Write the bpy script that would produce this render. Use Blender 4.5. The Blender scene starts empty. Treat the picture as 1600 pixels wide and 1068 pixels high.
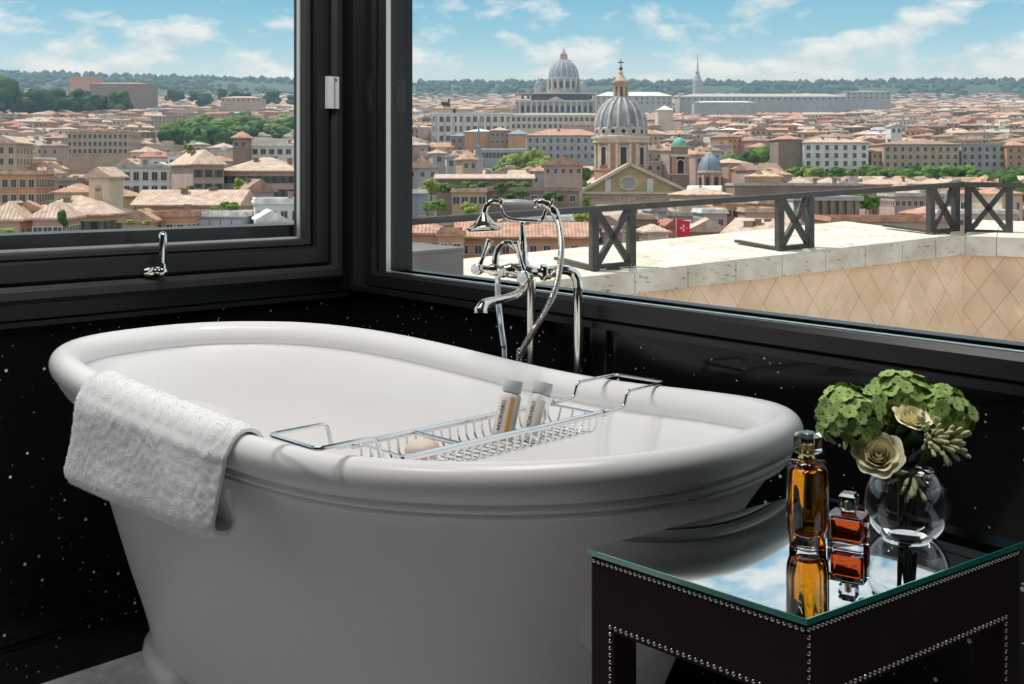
import bpy, math, random
from math import sin, cos, pi, sqrt, atan2, radians
from mathutils import Vector, Matrix, noise

random.seed(7)
SC = bpy.context.scene
COL = SC.collection
# ------------------------------------------------------------------ camera, world, sun, exposure
F = 1750.0; HOR = 275.0; EYE = 1.2
cam = bpy.data.cameras.new('camera'); camo = bpy.data.objects.new('camera', cam); COL.objects.link(camo)
camo.location = (0, 0, EYE); camo.rotation_euler = (radians(90), 0, 0)
cam.sensor_fit = 'HORIZONTAL'; cam.sensor_width = 36; cam.lens = 36 * F / 1600
cam.shift_y = -(534 - HOR) / 1600; cam.clip_start = 0.05; cam.clip_end = 12000
SC.camera = camo
SC.view_settings.view_transform = 'Standard'; SC.view_settings.look = 'None'
SC.view_settings.gamma = 1; SC.view_settings.use_curve_mapping = False
SC.view_settings.exposure = 0.0

SC.cycles.caustics_reflective = False; SC.cycles.caustics_refractive = False
SUN_STRENGTH = 4.4
sun = bpy.data.lights.new('sun', 'SUN'); suno = bpy.data.objects.new('sun', sun); COL.objects.link(suno)
sun.energy = SUN_STRENGTH; sun.angle = radians(0.6); sun.color = (1, .96, .90)
_sd = Vector((-0.50, 0.22, 0.86)).normalized()           # towards the sun
suno.rotation_euler = _sd.to_track_quat('Z', 'Y').to_euler()

def make_world():
    w = bpy.data.worlds.new('sky'); SC.world = w; w.use_nodes = True
    nt = w.node_tree; nt.nodes.clear(); N = nt.nodes.new; Lk = nt.links.new
    out = N('ShaderNodeOutputWorld'); bg = N('ShaderNodeBackground'); Lk(bg.outputs[0], out.inputs[0])
    tc = N('ShaderNodeTexCoord'); sep = N('ShaderNodeSeparateXYZ'); Lk(tc.outputs['Generated'], sep.inputs[0])
    def M(op, a, b=None, c=None, clamp=False):
        n = N('ShaderNodeMath'); n.operation = op; n.use_clamp = clamp
        for i, x in enumerate((a, b, c)):
            if x is None: continue
            if isinstance(x, (int, float)): n.inputs[i].default_value = x
            else: Lk(x, n.inputs[i])
        return n.outputs[0]
    X, Y, Z = sep.outputs
    hyp = M('SQRT', M('ADD', M('MULTIPLY', X, X), M('MULTIPLY', Y, Y)))
    el = M('ARCTAN2', Z, hyp); az = M('ARCTAN2', X, Y)
    ramp = N('ShaderNodeValToRGB'); Lk(M('DIVIDE', el, 1.5708), ramp.inputs[0])
    e = ramp.color_ramp.elements
    stops = [(0.0, (.66, .79, .84)), (.058, (.56, .75, .82)), (.078, (.36, .63, .77)), (.100, (.25, .55, .74)), (.30, (.24, .50, .70)), (1.0, (.15, .38, .62))]
    while len(e) < len(stops): e.new(.5)
    for s, (p, c) in zip(e, stops): s.position = p; s.color = (*c, 1)
    def cloud(daz, dele):
        cb = N('ShaderNodeCombineXYZ')
        Lk(M('MULTIPLY', M('ADD', az, daz), 13.0), cb.inputs[0]); Lk(M('MULTIPLY', M('ADD', el, dele), 29.0), cb.inputs[1])
        n = N('ShaderNodeTexNoise'); n.inputs['Scale'].default_value = 1.0; n.inputs['Detail'].default_value = 8; n.inputs['Roughness'].default_value = .56
        Lk(cb.outputs[0], n.inputs['Vector']); return n.outputs[0]
    c0 = cloud(3.37, 0); c1 = cloud(3.378, .008)
    # more cover low in the sky, broken cloud higher up
    thr = M('SUBTRACT', M('MULTIPLY_ADD', M('SMOOTH_MIN', el, .15, .03), 1.75, .262), M('MULTIPLY', M('SMOOTH_MAX', M('SUBTRACT', M('SMOOTH_MIN', el, .40, .05), .18), 0.0, .03), 1.0))
    mask = M('MULTIPLY', M('SUBTRACT', c0, thr), 7.5, clamp=True)
    shade = M('MULTIPLY_ADD', M('SUBTRACT', c0, c1), 2.6, .66, clamp=True)
    cr = N('ShaderNodeMix'); cr.data_type = 'RGBA'; Lk(shade, cr.inputs[0])
    cr.inputs[6].default_value = (.55, .64, .71, 1); cr.inputs[7].default_value = (.92, .93, .92, 1)
    mx = N('ShaderNodeMix'); mx.data_type = 'RGBA'; Lk(M('MULTIPLY', mask, .93), mx.inputs[0]); Lk(ramp.outputs[0], mx.inputs[6]); Lk(cr.outputs[2], mx.inputs[7])
    Lk(mx.outputs[2], bg.inputs[0]); bg.inputs[1].default_value = 1.0
make_world()

# ------------------------------------------------------------------ helpers
def px(u, v, d):
    """world point at depth d metres that the photograph shows at pixel u, v"""
    return Vector(((u - 800) / F * d, d, EYE - (v - HOR) / F * d))

class MB:
    def __init__(s): s.v = []; s.f = []; s.m = []
    def quad(s, pts, mi=0):
        b = len(s.v); s.v += [tuple(p) for p in pts]; s.f.append(tuple(range(b, b + len(pts)))); s.m.append(mi)
    def hexa(s, b4, t4, mi=0):
        b = len(s.v); s.v += [tuple(p) for p in b4] + [tuple(p) for p in t4]
        for q in ((3, 2, 1, 0), (4, 5, 6, 7), (0, 1, 5, 4), (1, 2, 6, 5), (2, 3, 7, 6), (3, 0, 4, 7)):
            s.f.append(tuple(b + i for i in q)); s.m.append(mi)
        return s
    def box(s, c, size, rz=0.0, mi=0, mat=None):
        hx, hy, hz = size[0] / 2, size[1] / 2, size[2] / 2
        pts = [Vector(p) for p in ((-hx, -hy, -hz), (hx, -hy, -hz), (hx, hy, -hz), (-hx, hy, -hz), (-hx, -hy, hz), (hx, -hy, hz), (hx, hy, hz), (-hx, hy, hz))]
        R = mat if mat is not None else Matrix.Rotation(rz, 3, 'Z')
        pts = [R @ p + Vector(c) for p in pts]
        return s.hexa(pts[:4], pts[4:], mi)
    def bar(s, a, b, w, h, up=(0, 0, 1), mi=0):
        a, b = Vector(a), Vector(b); d = (b - a).normalized(); side = d.cross(Vector(up)).normalized(); u2 = side.cross(d)
        o = [side * (-w / 2) - u2 * (h / 2), side * (w / 2) - u2 * (h / 2), side * (w / 2) + u2 * (h / 2), side * (-w / 2) + u2 * (h / 2)]
        return s.hexa([a + x for x in o], [b + x for x in o], mi)
    def rings(s, rings, closed=True, cap0=False, cap1=False, mi=0):
        b = len(s.v); n = len(rings[0])
        for r in rings: s.v += [tuple(p) for p in r]
        for i in range(len(rings) - 1):
            for j in range(n if closed else n - 1):
                k = (j + 1) % n
                s.f.append((b + i * n + j, b + i * n + k, b + (i + 1) * n + k, b + (i + 1) * n + j)); s.m.append(mi)
        if cap0: s.f.append(tuple(b + j for j in range(n))[::-1]); s.m.append(mi)
        if cap1: s.f.append(tuple(b + (len(rings) - 1) * n + j for j in range(n))); s.m.append(mi)
        return s
    def lathe(s, prof, c=(0, 0, 0), n=24, mi=0, axis=None, cap0=False, cap1=False, sq=None):
        """prof: list of (radius, height) along axis (default z)"""
        c = Vector(c); ax = Vector(axis).normalized() if axis is not None else Vector((0, 0, 1))
        q = Vector((0, 0, 1)).rotation_difference(ax)
        rs = []
        for r, h in prof:
            ring = []
            for j in range(n):
                a = 2 * pi * j / n
                ring.append(c + q @ Vector((r * cos(a), r * sin(a), h)))
            rs.append(ring)
        return s.rings(rs, True, cap0, cap1, mi)
    def tube(s, pts, r, n=8, closed=False, caps=True, mi=0):
        pts = [Vector(p) for p in pts]; m = len(pts)
        rad = r if isinstance(r, (list, tuple)) else [r] * m
        rs = []; prev = None
        for i in range(m):
            if closed: t = pts[(i + 1) % m] - pts[i - 1]
            else: t = pts[min(i + 1, m - 1)] - pts[max(i - 1, 0)]
            t.normalize()
            if prev is None:
                nrm = t.orthogonal().normalized()
            else:
                nrm = prev - t * prev.dot(t)
                nrm = nrm.normalized() if nrm.length > 1e-6 else t.orthogonal().normalized()
            prev = nrm; bi = t.cross(nrm)
            rs.append([pts[i] + (nrm * cos(2 * pi * j / n) + bi * sin(2 * pi * j / n)) * rad[i] for j in range(n)])
        if closed: rs.append(rs[0]); caps = False
        return s.rings(rs, True, caps, caps, mi)
    def mesh(s, name, mats, smooth=None):
        me = bpy.data.meshes.new(name); me.from_pydata(s.v, [], s.f)
        for m in (mats if isinstance(mats, (list, tuple)) else [mats]): me.materials.append(m)
        me.polygons.foreach_set('material_index', s.m)
        if smooth is not None:
            me.polygons.foreach_set('use_smooth', [True] * len(s.f))
            if smooth < 179: me.set_sharp_from_angle(angle=radians(smooth))
        me.update(); return me
    def build(s, name, mats, parent=None, smooth=None, loc=None):
        return link(name, s.mesh(name, mats, smooth), parent, loc)

def link(name, me, parent=None, loc=None):
    o = bpy.data.objects.new(name, me); COL.objects.link(o)
    if parent is not None: o.parent = parent; 
    if loc is not None: o.location = loc
    return o
def tag(o, label, cat, group=None, kind=None):
    o['label'] = label; o['category'] = cat
    if group: o['group'] = group
    if kind: o['kind'] = kind
    return o
def thing(name, label, cat, loc=(0, 0, 0), rz=0.0, group=None):
    o = bpy.data.objects.new(name, None); COL.objects.link(o); o.location = loc; o.rotation_euler = (0, 0, rz)
    o.empty_display_size = .1
    return tag(o, label, cat, group)
def struct(o, label=None):
    o['kind'] = 'structure'
    if label: o['label'] = label
    return o
def centre(me_obj):
    """move a mesh object's origin to its own middle, leaving the shape where it stands"""
    me = me_obj.data; n = len(me.vertices)
    if not n: return me_obj
    lo = [min(v.co[i] for v in me.vertices) for i in range(3)]; hi = [max(v.co[i] for v in me.vertices) for i in range(3)]
    c = Vector(((lo[0] + hi[0]) / 2, (lo[1] + hi[1]) / 2, lo[2]))
    me.transform(Matrix.Translation(-c)); me_obj.location = me_obj.location + c
    return me_obj
def smooth_path(pts, k=6, closed=False):
    """Catmull-Rom through the points"""
    P = [Vector(p) for p in pts]; n = len(P); out = []
    rng = range(n) if closed else range(n - 1)
    for i in rng:
        if closed: p0, p1, p2, p3 = P[i - 1], P[i], P[(i + 1) % n], P[(i + 2) % n]
        else: p0, p1, p2, p3 = P[max(i - 1, 0)], P[i], P[i + 1], P[min(i + 2, n - 1)]
        for j in range(k):
            t = j / k
            out.append(.5 * ((2 * p1) + (p2 - p0) * t + (2 * p0 - 5 * p1 + 4 * p2 - p3) * t * t + (3 * p1 - p0 - 3 * p2 + p3) * t ** 3))
    if not closed: out.append(P[-1])
    return out
def text_mesh(name, cu, mt, parent):
    tmp = bpy.data.objects.new(name + '_curve', cu); COL.objects.link(tmp)
    dg = bpy.context.evaluated_depsgraph_get(); me = bpy.data.meshes.new_from_object(tmp.evaluated_get(dg)); bpy.data.objects.remove(tmp)
    me.name = name; me.materials.clear(); me.materials.append(mt)
    return link(name, me, parent)
def interp(x, xs, ys):
    if x <= xs[0]: return ys[0]
    for i in range(len(xs) - 1):
        if x <= xs[i + 1]:
            return ys[i] + (ys[i + 1] - ys[i]) * (x - xs[i]) / (xs[i + 1] - xs[i])
    return ys[-1]

# ------------------------------------------------------------------ materials
def mat(name, col, rough=.5, metal=0.0, var=0.0, scale=5.0, bump=0.0, bscale=40.0, trans=0.0, ior=1.45, spec=.5, coat=0.0, sheen=0.0, col2=None, coord='Object', detail=4):
    m = bpy.data.materials.new(name); m.use_nodes = True; nt = m.node_tree; b = nt.nodes['Principled BSDF']
    b.inputs['Base Color'].default_value = (*col, 1); b.inputs['Roughness'].default_value = rough; b.inputs['Metallic'].default_value = metal
    b.inputs['IOR'].default_value = ior; b.inputs['Transmission Weight'].default_value = trans; b.inputs['Specular IOR Level'].default_value = spec
    b.inputs['Coat Weight'].default_value = coat; b.inputs['Coat Roughness'].default_value = .05
    b.inputs['Sheen Weight'].default_value = sheen
    tc = nt.nodes.new('ShaderNodeTexCoord')
    if var > 0 or col2:
        n = nt.nodes.new('ShaderNodeTexNoise'); n.inputs['Scale'].default_value = scale; n.inputs['Detail'].default_value = detail; n.inputs['Roughness'].default_value = .6
        nt.links.new(tc.outputs[coord], n.inputs['Vector'])
        r = nt.nodes.new('ShaderNodeValToRGB'); nt.links.new(n.outputs[0], r.inputs[0])
        c1 = col2 if col2 else tuple(min(1, c * (1 + var)) for c in col)
        c0 = col if col2 else tuple(c * (1 - var) for c in col)
        r.color_ramp.elements[0].position = .36; r.color_ramp.elements[1].position = .64
        r.color_ramp.elements[0].color = (*c0, 1); r.color_ramp.elements[1].color = (*c1, 1)
        nt.links.new(r.outputs[0], b.inputs['Base Color'])
    if bump > 0:
        n = nt.nodes.new('ShaderNodeTexNoise'); n.inputs['Scale'].default_value = bscale; n.inputs['Detail'].default_value = 3
        nt.links.new(tc.outputs[coord], n.inputs['Vector'])
        bp = nt.nodes.new('ShaderNodeBump'); bp.inputs['Strength'].default_value = bump; bp.inputs['Distance'].default_value = .01
        nt.links.new(n.outputs[0], bp.inputs['Height']); nt.links.new(bp.outputs[0], b.inputs['Normal'])
    return m
def house_mat(name, col, var=.12, rough=.85, scale=.25):
    """colour shifts from one building to the next and with weathering"""
    m = mat(name, col, rough, var=var, scale=scale, spec=.2, coord='Object', detail=5)
    return m
def roof_mat(name, col):
    """ribs of tile running down whichever way the slope falls"""
    m = mat(name, col, .9, var=.24, scale=.7, spec=.15, detail=8); nt = m.node_tree; N = nt.nodes.new; L = nt.links.new; b = nt.nodes['Principled BSDF']
    tc = N('ShaderNodeTexCoord'); sn = N('ShaderNodeSeparateXYZ'); L(tc.outputs['Normal'], sn.inputs[0]); sp = N('ShaderNodeSeparateXYZ'); L(tc.outputs['Object'], sp.inputs[0])
    ax = N('ShaderNodeMath'); ax.operation = 'ABSOLUTE'; L(sn.outputs[0], ax.inputs[0]); ay = N('ShaderNodeMath'); ay.operation = 'ABSOLUTE'; L(sn.outputs[1], ay.inputs[0])
    gt = N('ShaderNodeMath'); gt.operation = 'GREATER_THAN'; L(ax.outputs[0], gt.inputs[0]); L(ay.outputs[0], gt.inputs[1])
    mx = N('ShaderNodeMix'); L(gt.outputs[0], mx.inputs[0]); L(sp.outputs[0], mx.inputs[2]); L(sp.outputs[1], mx.inputs[3])
    ml = N('ShaderNodeMath'); ml.operation = 'MULTIPLY'; L(mx.outputs[0], ml.inputs[0]); ml.inputs[1].default_value = 2 * pi / .55
    si = N('ShaderNodeMath'); si.operation = 'SINE'; L(ml.outputs[0], si.inputs[0])
    bp = N('ShaderNodeBump'); bp.inputs['Strength'].default_value = 1.0; bp.inputs['Distance'].default_value = .045; L(si.outputs[0], bp.inputs['Height']); L(bp.outputs[0], b.inputs['Normal'])
    return m
def emis(name, col, s):
    m = bpy.data.materials.new(name); m.use_nodes = True; b = m.node_tree.nodes['Principled BSDF']
    b.inputs['Base Color'].default_value = (*col, 1); b.inputs['Emission Color'].default_value = (*col, 1); b.inputs['Emission Strength'].default_value = s
    return m
def pane_mat():
    m = bpy.data.materials.new('window_glass'); m.use_nodes = True; nt = m.node_tree; nt.nodes.clear(); N = nt.nodes.new
    o = N('ShaderNodeOutputMaterial'); mx = N('ShaderNodeMixShader'); t = N('ShaderNodeBsdfTransparent'); g = N('ShaderNodeBsdfGlossy'); fr = N('ShaderNodeFresnel')
    t.inputs[0].default_value = (.97, .985, .98, 1); g.inputs['Roughness'].default_value = .02; fr.inputs[0].default_value = 1.22
    ge = N('ShaderNodeNewGeometry'); iv = N('ShaderNodeMath'); iv.operation = 'SUBTRACT'; iv.inputs[0].default_value = 1.0; nt.links.new(ge.outputs['Backfacing'], iv.inputs[1])
    ml = N('ShaderNodeMath'); ml.operation = 'MULTIPLY'; nt.links.new(fr.outputs[0], ml.inputs[0]); nt.links.new(iv.outputs[0], ml.inputs[1])     # only the room-side face reflects
    nt.links.new(ml.outputs[0], mx.inputs[0]); nt.links.new(t.outputs[0], mx.inputs[1]); nt.links.new(g.outputs[0], mx.inputs[2]); nt.links.new(mx.outputs[0], o.inputs[0])
    return m
def quartz_mat(name='black_quartz'):
    m = mat(name, (.006, .006, .007), .07, spec=.30); nt = m.node_tree; b = nt.nodes['Principled BSDF']; N = nt.nodes.new; L = nt.links.new
    tc = N('ShaderNodeTexCoord'); facs = []
    for sc, th, keep in ((26, .10, .88), (60, .12, .60)):
        v = N('ShaderNodeTexVoronoi'); v.inputs['Scale'].default_value = sc; L(tc.outputs['Object'], v.inputs['Vector'])
        a = N('ShaderNodeMath'); a.operation = 'LESS_THAN'; L(v.outputs['Distance'], a.inputs[0]); a.inputs[1].default_value = th
        s = N('ShaderNodeSeparateColor'); L(v.outputs['Color'], s.inputs[0])
        c = N('ShaderNodeMath'); c.operation = 'GREATER_THAN'; L(s.outputs[0], c.inputs[0]); c.inputs[1].default_value = 1 - keep if sc < 50 else keep
        d = N('ShaderNodeMath'); d.operation = 'MULTIPLY'; L(a.outputs[0], d.inputs[0]); L(c.outputs[0], d.inputs[1])
        e = N('ShaderNodeMath'); e.operation = 'MULTIPLY'; L(d.outputs[0], e.inputs[0]); L(s.outputs[1], e.inputs[1]); facs.append(e.outputs[0])
    mx = N('ShaderNodeMath'); mx.operation = 'MAXIMUM'; L(facs[0], mx.inputs[0]); L(facs[1], mx.inputs[1])
    cm = N('ShaderNodeMix'); cm.data_type = 'RGBA'; L(mx.outputs[0], cm.inputs[0]); cm.inputs[6].default_value = (.006, .006, .007, 1); cm.inputs[7].default_value = (1, 1, 1, 1)
    L(cm.outputs[2], b.inputs['Base Color'])
    return m
def travertine_mat():
    m = mat('travertine', (.60, .52, .42), .8, var=.0, spec=.2, col2=(.80, .73, .63), scale=3.0); nt = m.node_tree; b = nt.nodes['Principled BSDF']; N = nt.nodes.new; L = nt.links.new
    tc = N('ShaderNodeTexCoord'); mp = N('ShaderNodeMapping'); mp.inputs['Scale'].default_value = (5, 5, 16); L(tc.outputs['Object'], mp.inputs[0])
    n = N('ShaderNodeTexNoise'); n.inputs['Scale'].default_value = 2.2; n.inputs['Detail'].default_value = 6; n.inputs['Roughness'].default_value = .7; L(mp.outputs[0], n.inputs['Vector'])
    r = N('ShaderNodeValToRGB'); L(n.outputs[0], r.inputs[0]); r.color_ramp.elements[0].position = .34; r.color_ramp.elements[1].position = .40
    r.color_ramp.elements[0].color = (.42, .36, .30, 1); r.color_ramp.elements[1].color = (1, 1, 1, 1)
    src = b.inputs['Base Color'].links[0].from_socket
    mx = N('ShaderNodeMix'); mx.data_type = 'RGBA'; mx.blend_type = 'MULTIPLY'; mx.inputs[0].default_value = 1; L(src, mx.inputs[6]); L(r.outputs[0], mx.inputs[7]); L(mx.outputs[2], b.inputs['Base Color'])
    bp = N('ShaderNodeBump'); bp.inputs['Strength'].default_value = .5; bp.inputs['Distance'].default_value = .01; L(r.outputs[0], bp.inputs['Height']); L(bp.outputs[0], b.inputs['Normal'])
    return m
MAT = {}
MAT['quartz'] = quartz_mat()
MAT['frame'] = mat('black_window_frame', (.012, .012, .013), .33, bump=.02, bscale=300, spec=.45)
MAT['frame_grey'] = mat('charcoal_frame', (.030, .029, .029), .42, spec=.4)
MAT['seal'] = mat('pale_seal', (.62, .60, .55), .3, metal=.6)
MAT['glass'] = pane_mat()
MAT['white'] = mat('white_enamel', (.87, .86, .855), .30, spec=.45, var=.01, scale=2)
MAT['chrome'] = mat('polished_nickel', (.86, .81, .74), .07, metal=1.0)
MAT['steel'] = mat('bright_steel', (.82, .82, .82), .12, metal=1.0)
MAT['porcelain'] = mat('porcelain', (.82, .83, .84), .15, coat=.5)
MAT['grip'] = mat('grey_porcelain_grip', (.36, .38, .39), .25, coat=.5)
MAT['towel'] = mat('white_terry', (.93, .93, .93), .95, spec=.1, sheen=.6, var=.03, scale=60)
MAT['floor'] = mat('pale_stone_tile', (.62, .62, .62), .4, var=.2, scale=18, detail=8)
MAT['plaster'] = mat('plaster_white', (.80, .79, .77), .9)
MAT['ceil'] = mat('ceiling_paint', (.16, .16, .16), .9)
MAT['plate'] = mat('pale_metal_plate', (.80, .80, .80), .5, metal=.1)
MAT['darkwall'] = mat('dark_plaster', (.03, .03, .03), .6)
MAT['velvet'] = mat('aubergine_velvet', (.020, .004, .008), .7, sheen=.10, spec=.25, var=.3, scale=30)
MAT['nail'] = mat('nickel_nail', (.80, .76, .70), .16, metal=1)
MAT['mirror'] = mat('mirror_silver', (.90, .92, .92), .015, metal=1)
MAT['green_glass'] = mat('green_glass_edge', (.02, .36, .28), .05, trans=.35, ior=1.5)
MAT['clear'] = mat('clear_glass', (1, 1, 1), 0.0, trans=1, ior=1.45)
MAT['thin_clear'] = mat('clear_acrylic', (.97, .97, .96), 0.02, trans=.9, ior=1.3)
MAT['amber'] = mat('amber_perfume', (.88, .30, .012), 0.0, trans=1, ior=1.33)
MAT['red_amber'] = mat('red_amber_perfume', (.80, .10, .02), 0.0, trans=1, ior=1.33)
MAT['gold'] = mat('gold_collar', (.85, .60, .22), .15, metal=1)
MAT['hydr'] = mat('hydrangea_green', (.20, .34, .07), .6, col2=(.46, .58, .22), scale=9, spec=.2)
MAT['rose'] = mat('cream_rose', (.92, .82, .46), .55, col2=(.97, .93, .74), scale=25, spec=.2, sheen=.2)
MAT['bud'] = mat('cream_bud', (.42, .44, .20), .5, col2=(.80, .76, .52), scale=30, spec=.3)
MAT['stem'] = mat('dark_green_stem', (.035, .07, .02), .5, var=.3, scale=40)
MAT['leaf'] = mat('dark_leaf', (.05, .11, .03), .45, var=.3, scale=30)
MAT['soap'] = mat('cream_soap', (.80, .66, .55), .5, var=.06, scale=20)
MAT['cap'] = mat('pale_grey_cap', (.55, .58, .60), .35)
MAT['label_white'] = mat('ivory_label', (.85, .80, .72), .6)
MAT['orange'] = mat('orange_band', (.85, .45, .10), .5)
MAT['ink'] = mat('dark_ink', (.05, .05, .06), .6)
MAT['gloss_black'] = mat('gloss_black_glass', (.008, .008, .009), .06, coat=1)
MAT['iron'] = mat('bronze_painted_iron', (.065, .062, .055), .5, spec=.4, var=.15, scale=8)
MAT['travertine'] = travertine_mat()
MAT['tile_a'] = mat('peach_tile', (.88, .64, .45), .75, var=.10, scale=3, spec=.2)
MAT['tile_b'] = mat('peach_tile_pale', (.90, .67, .49), .75, var=.10, scale=3, spec=.2)
MAT['tile_c'] = mat('peach_tile_warm', (.86, .61, .41), .75, var=.10, scale=3, spec=.2)
MAT['grout'] = mat('warm_grout', (.72, .50, .33), .9, var=.1, scale=4)
MAT['boxmetal'] = mat('grey_metal_cover', (.17, .165, .16), .45, var=.1, scale=4)
MAT['terrace'] = mat('terrace_paving', (.45, .38, .32), .8, var=.1, scale=1)
# city
W = {}
for k, c in dict(tan=(.47, .36, .27), cream=(.60, .51, .40), pink=(.50, .30, .25), ochre=(.50, .36, .20), orange=(.52, .29, .18), white=(.66, .65, .64), grey=(.38, .38, .39), brown=(.27, .20, .165), rose=(.45, .33, .30)).items():
    W[k] = house_mat('plaster_' + k, c)
RF = {}
for k, c in dict(terracotta=(.50, .30, .22), pale=(.58, .43, .34), brownroof=(.36, .25, .20), greyroof=(.45, .42, .40), whiteroof=(.76, .74, .71), redroof=(.44, .20, .15)).items():
    RF[k] = roof_mat('roof_' + k, c)
MAT['pane'] = mat('dark_city_pane', (.045, .05, .06), .25)
MAT['surround'] = mat('window_surround', (.55, .50, .44), .8)
MAT['shutter'] = mat('green_grey_shutter', (.09, .11, .10), .6)
MAT['lead'] = mat('grey_lead', (.24, .25, .26), .7, var=.35, scale=.35, detail=7)
MAT['lead_rib'] = mat('pale_lead_rib', (.44, .43, .41), .7, var=.25, scale=.6)
MAT['bluelead'] = mat('blue_lead', (.22, .27, .33), .65, var=.2, scale=.3)
MAT['copper'] = mat('green_copper', (.16, .40, .31), .7, var=.2, scale=.8)
MAT['stone'] = mat('pale_stone', (.56, .48, .38), .85, var=.15, scale=.4)
MAT['brickred'] = mat('rose_brick', (.42, .24, .18), .9, var=.15, scale=.6)
MAT['dark'] = mat('dark_opening', (.03, .03, .035), .7)
MAT['bronze'] = mat('dark_bronze', (.05, .07, .07), .5)
MAT['tree_a'] = mat('tree_green', (.055, .11, .022), .85, col2=(.15, .25, .06), scale=.55, spec=.15, bump=1.0, bscale=.9, detail=8)
MAT['tree_b'] = mat('tree_dark', (.025, .06, .018), .85, col2=(.08, .145, .045), scale=.5, spec=.15, bump=1.0, bscale=.9, detail=8)
MAT['tree_c'] = mat('tree_yellow', (.11, .15, .03), .85, col2=(.28, .33, .08), scale=.6, spec=.15, bump=1.0, bscale=.9, detail=8)
MAT['bark'] = mat('bark', (.09, .06, .04), .9)
MAT['ground'] = mat('city_ground', (.22, .19, .16), .95, var=.3, scale=.02, detail=6)
MAT['wood_hill'] = mat('wooded_hill', (.02, .045, .03), .95, col2=(.05, .085, .045), scale=.012, detail=10)
MAT['red'] = mat('red_flag_cloth', (.75, .03, .06), .7)
MAT['flagwhite'] = mat('white_flag_cloth', (.85, .85, .85), .7)
MAT['net'] = mat('grey_scaffold_net', (.40, .41, .47), .8, var=.1, scale=.5)

# ------------------------------------------------------------------ room plan
K = Vector((-.479, 3.33, 0))                         # inner corner of the two window walls
LD = Vector((-.97, -1, 0)).normalized()              # along the casement wall, away from the corner
RD = Vector((.779, -1, 0)).normalized()              # along the terrace wall, away from the corner
LN = Vector((-LD.y, LD.x, 0)); LN = LN if LN.dot(Vector((0, 0, 0)) - K) < 0 else -LN   # outward normals
RN = Vector((-RD.y, RD.x, 0)); RN = RN if RN.dot(Vector((0, 0, 0)) - K) < 0 else -RN
def lw(s, z, o=0.0): return K + LD * s + LN * o + Vector((0, 0, z))     # o: outwards
def rw(s, z, o=0.0): return K + RD * s + RN * o + Vector((0, 0, z))
def wbox(mb, fn, s0, s1, z0, z1, o0, o1, mi=0):
    return mb.hexa([fn(s0, z0, o0), fn(s1, z0, o0), fn(s1, z0, o1), fn(s0, z0, o1)], [fn(s0, z1, o0), fn(s1, z1, o0), fn(s1, z1, o1), fn(s0, z1, o1)], mi)
WL = 4.0; CEIL = 2.7; TH = .22

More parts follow.
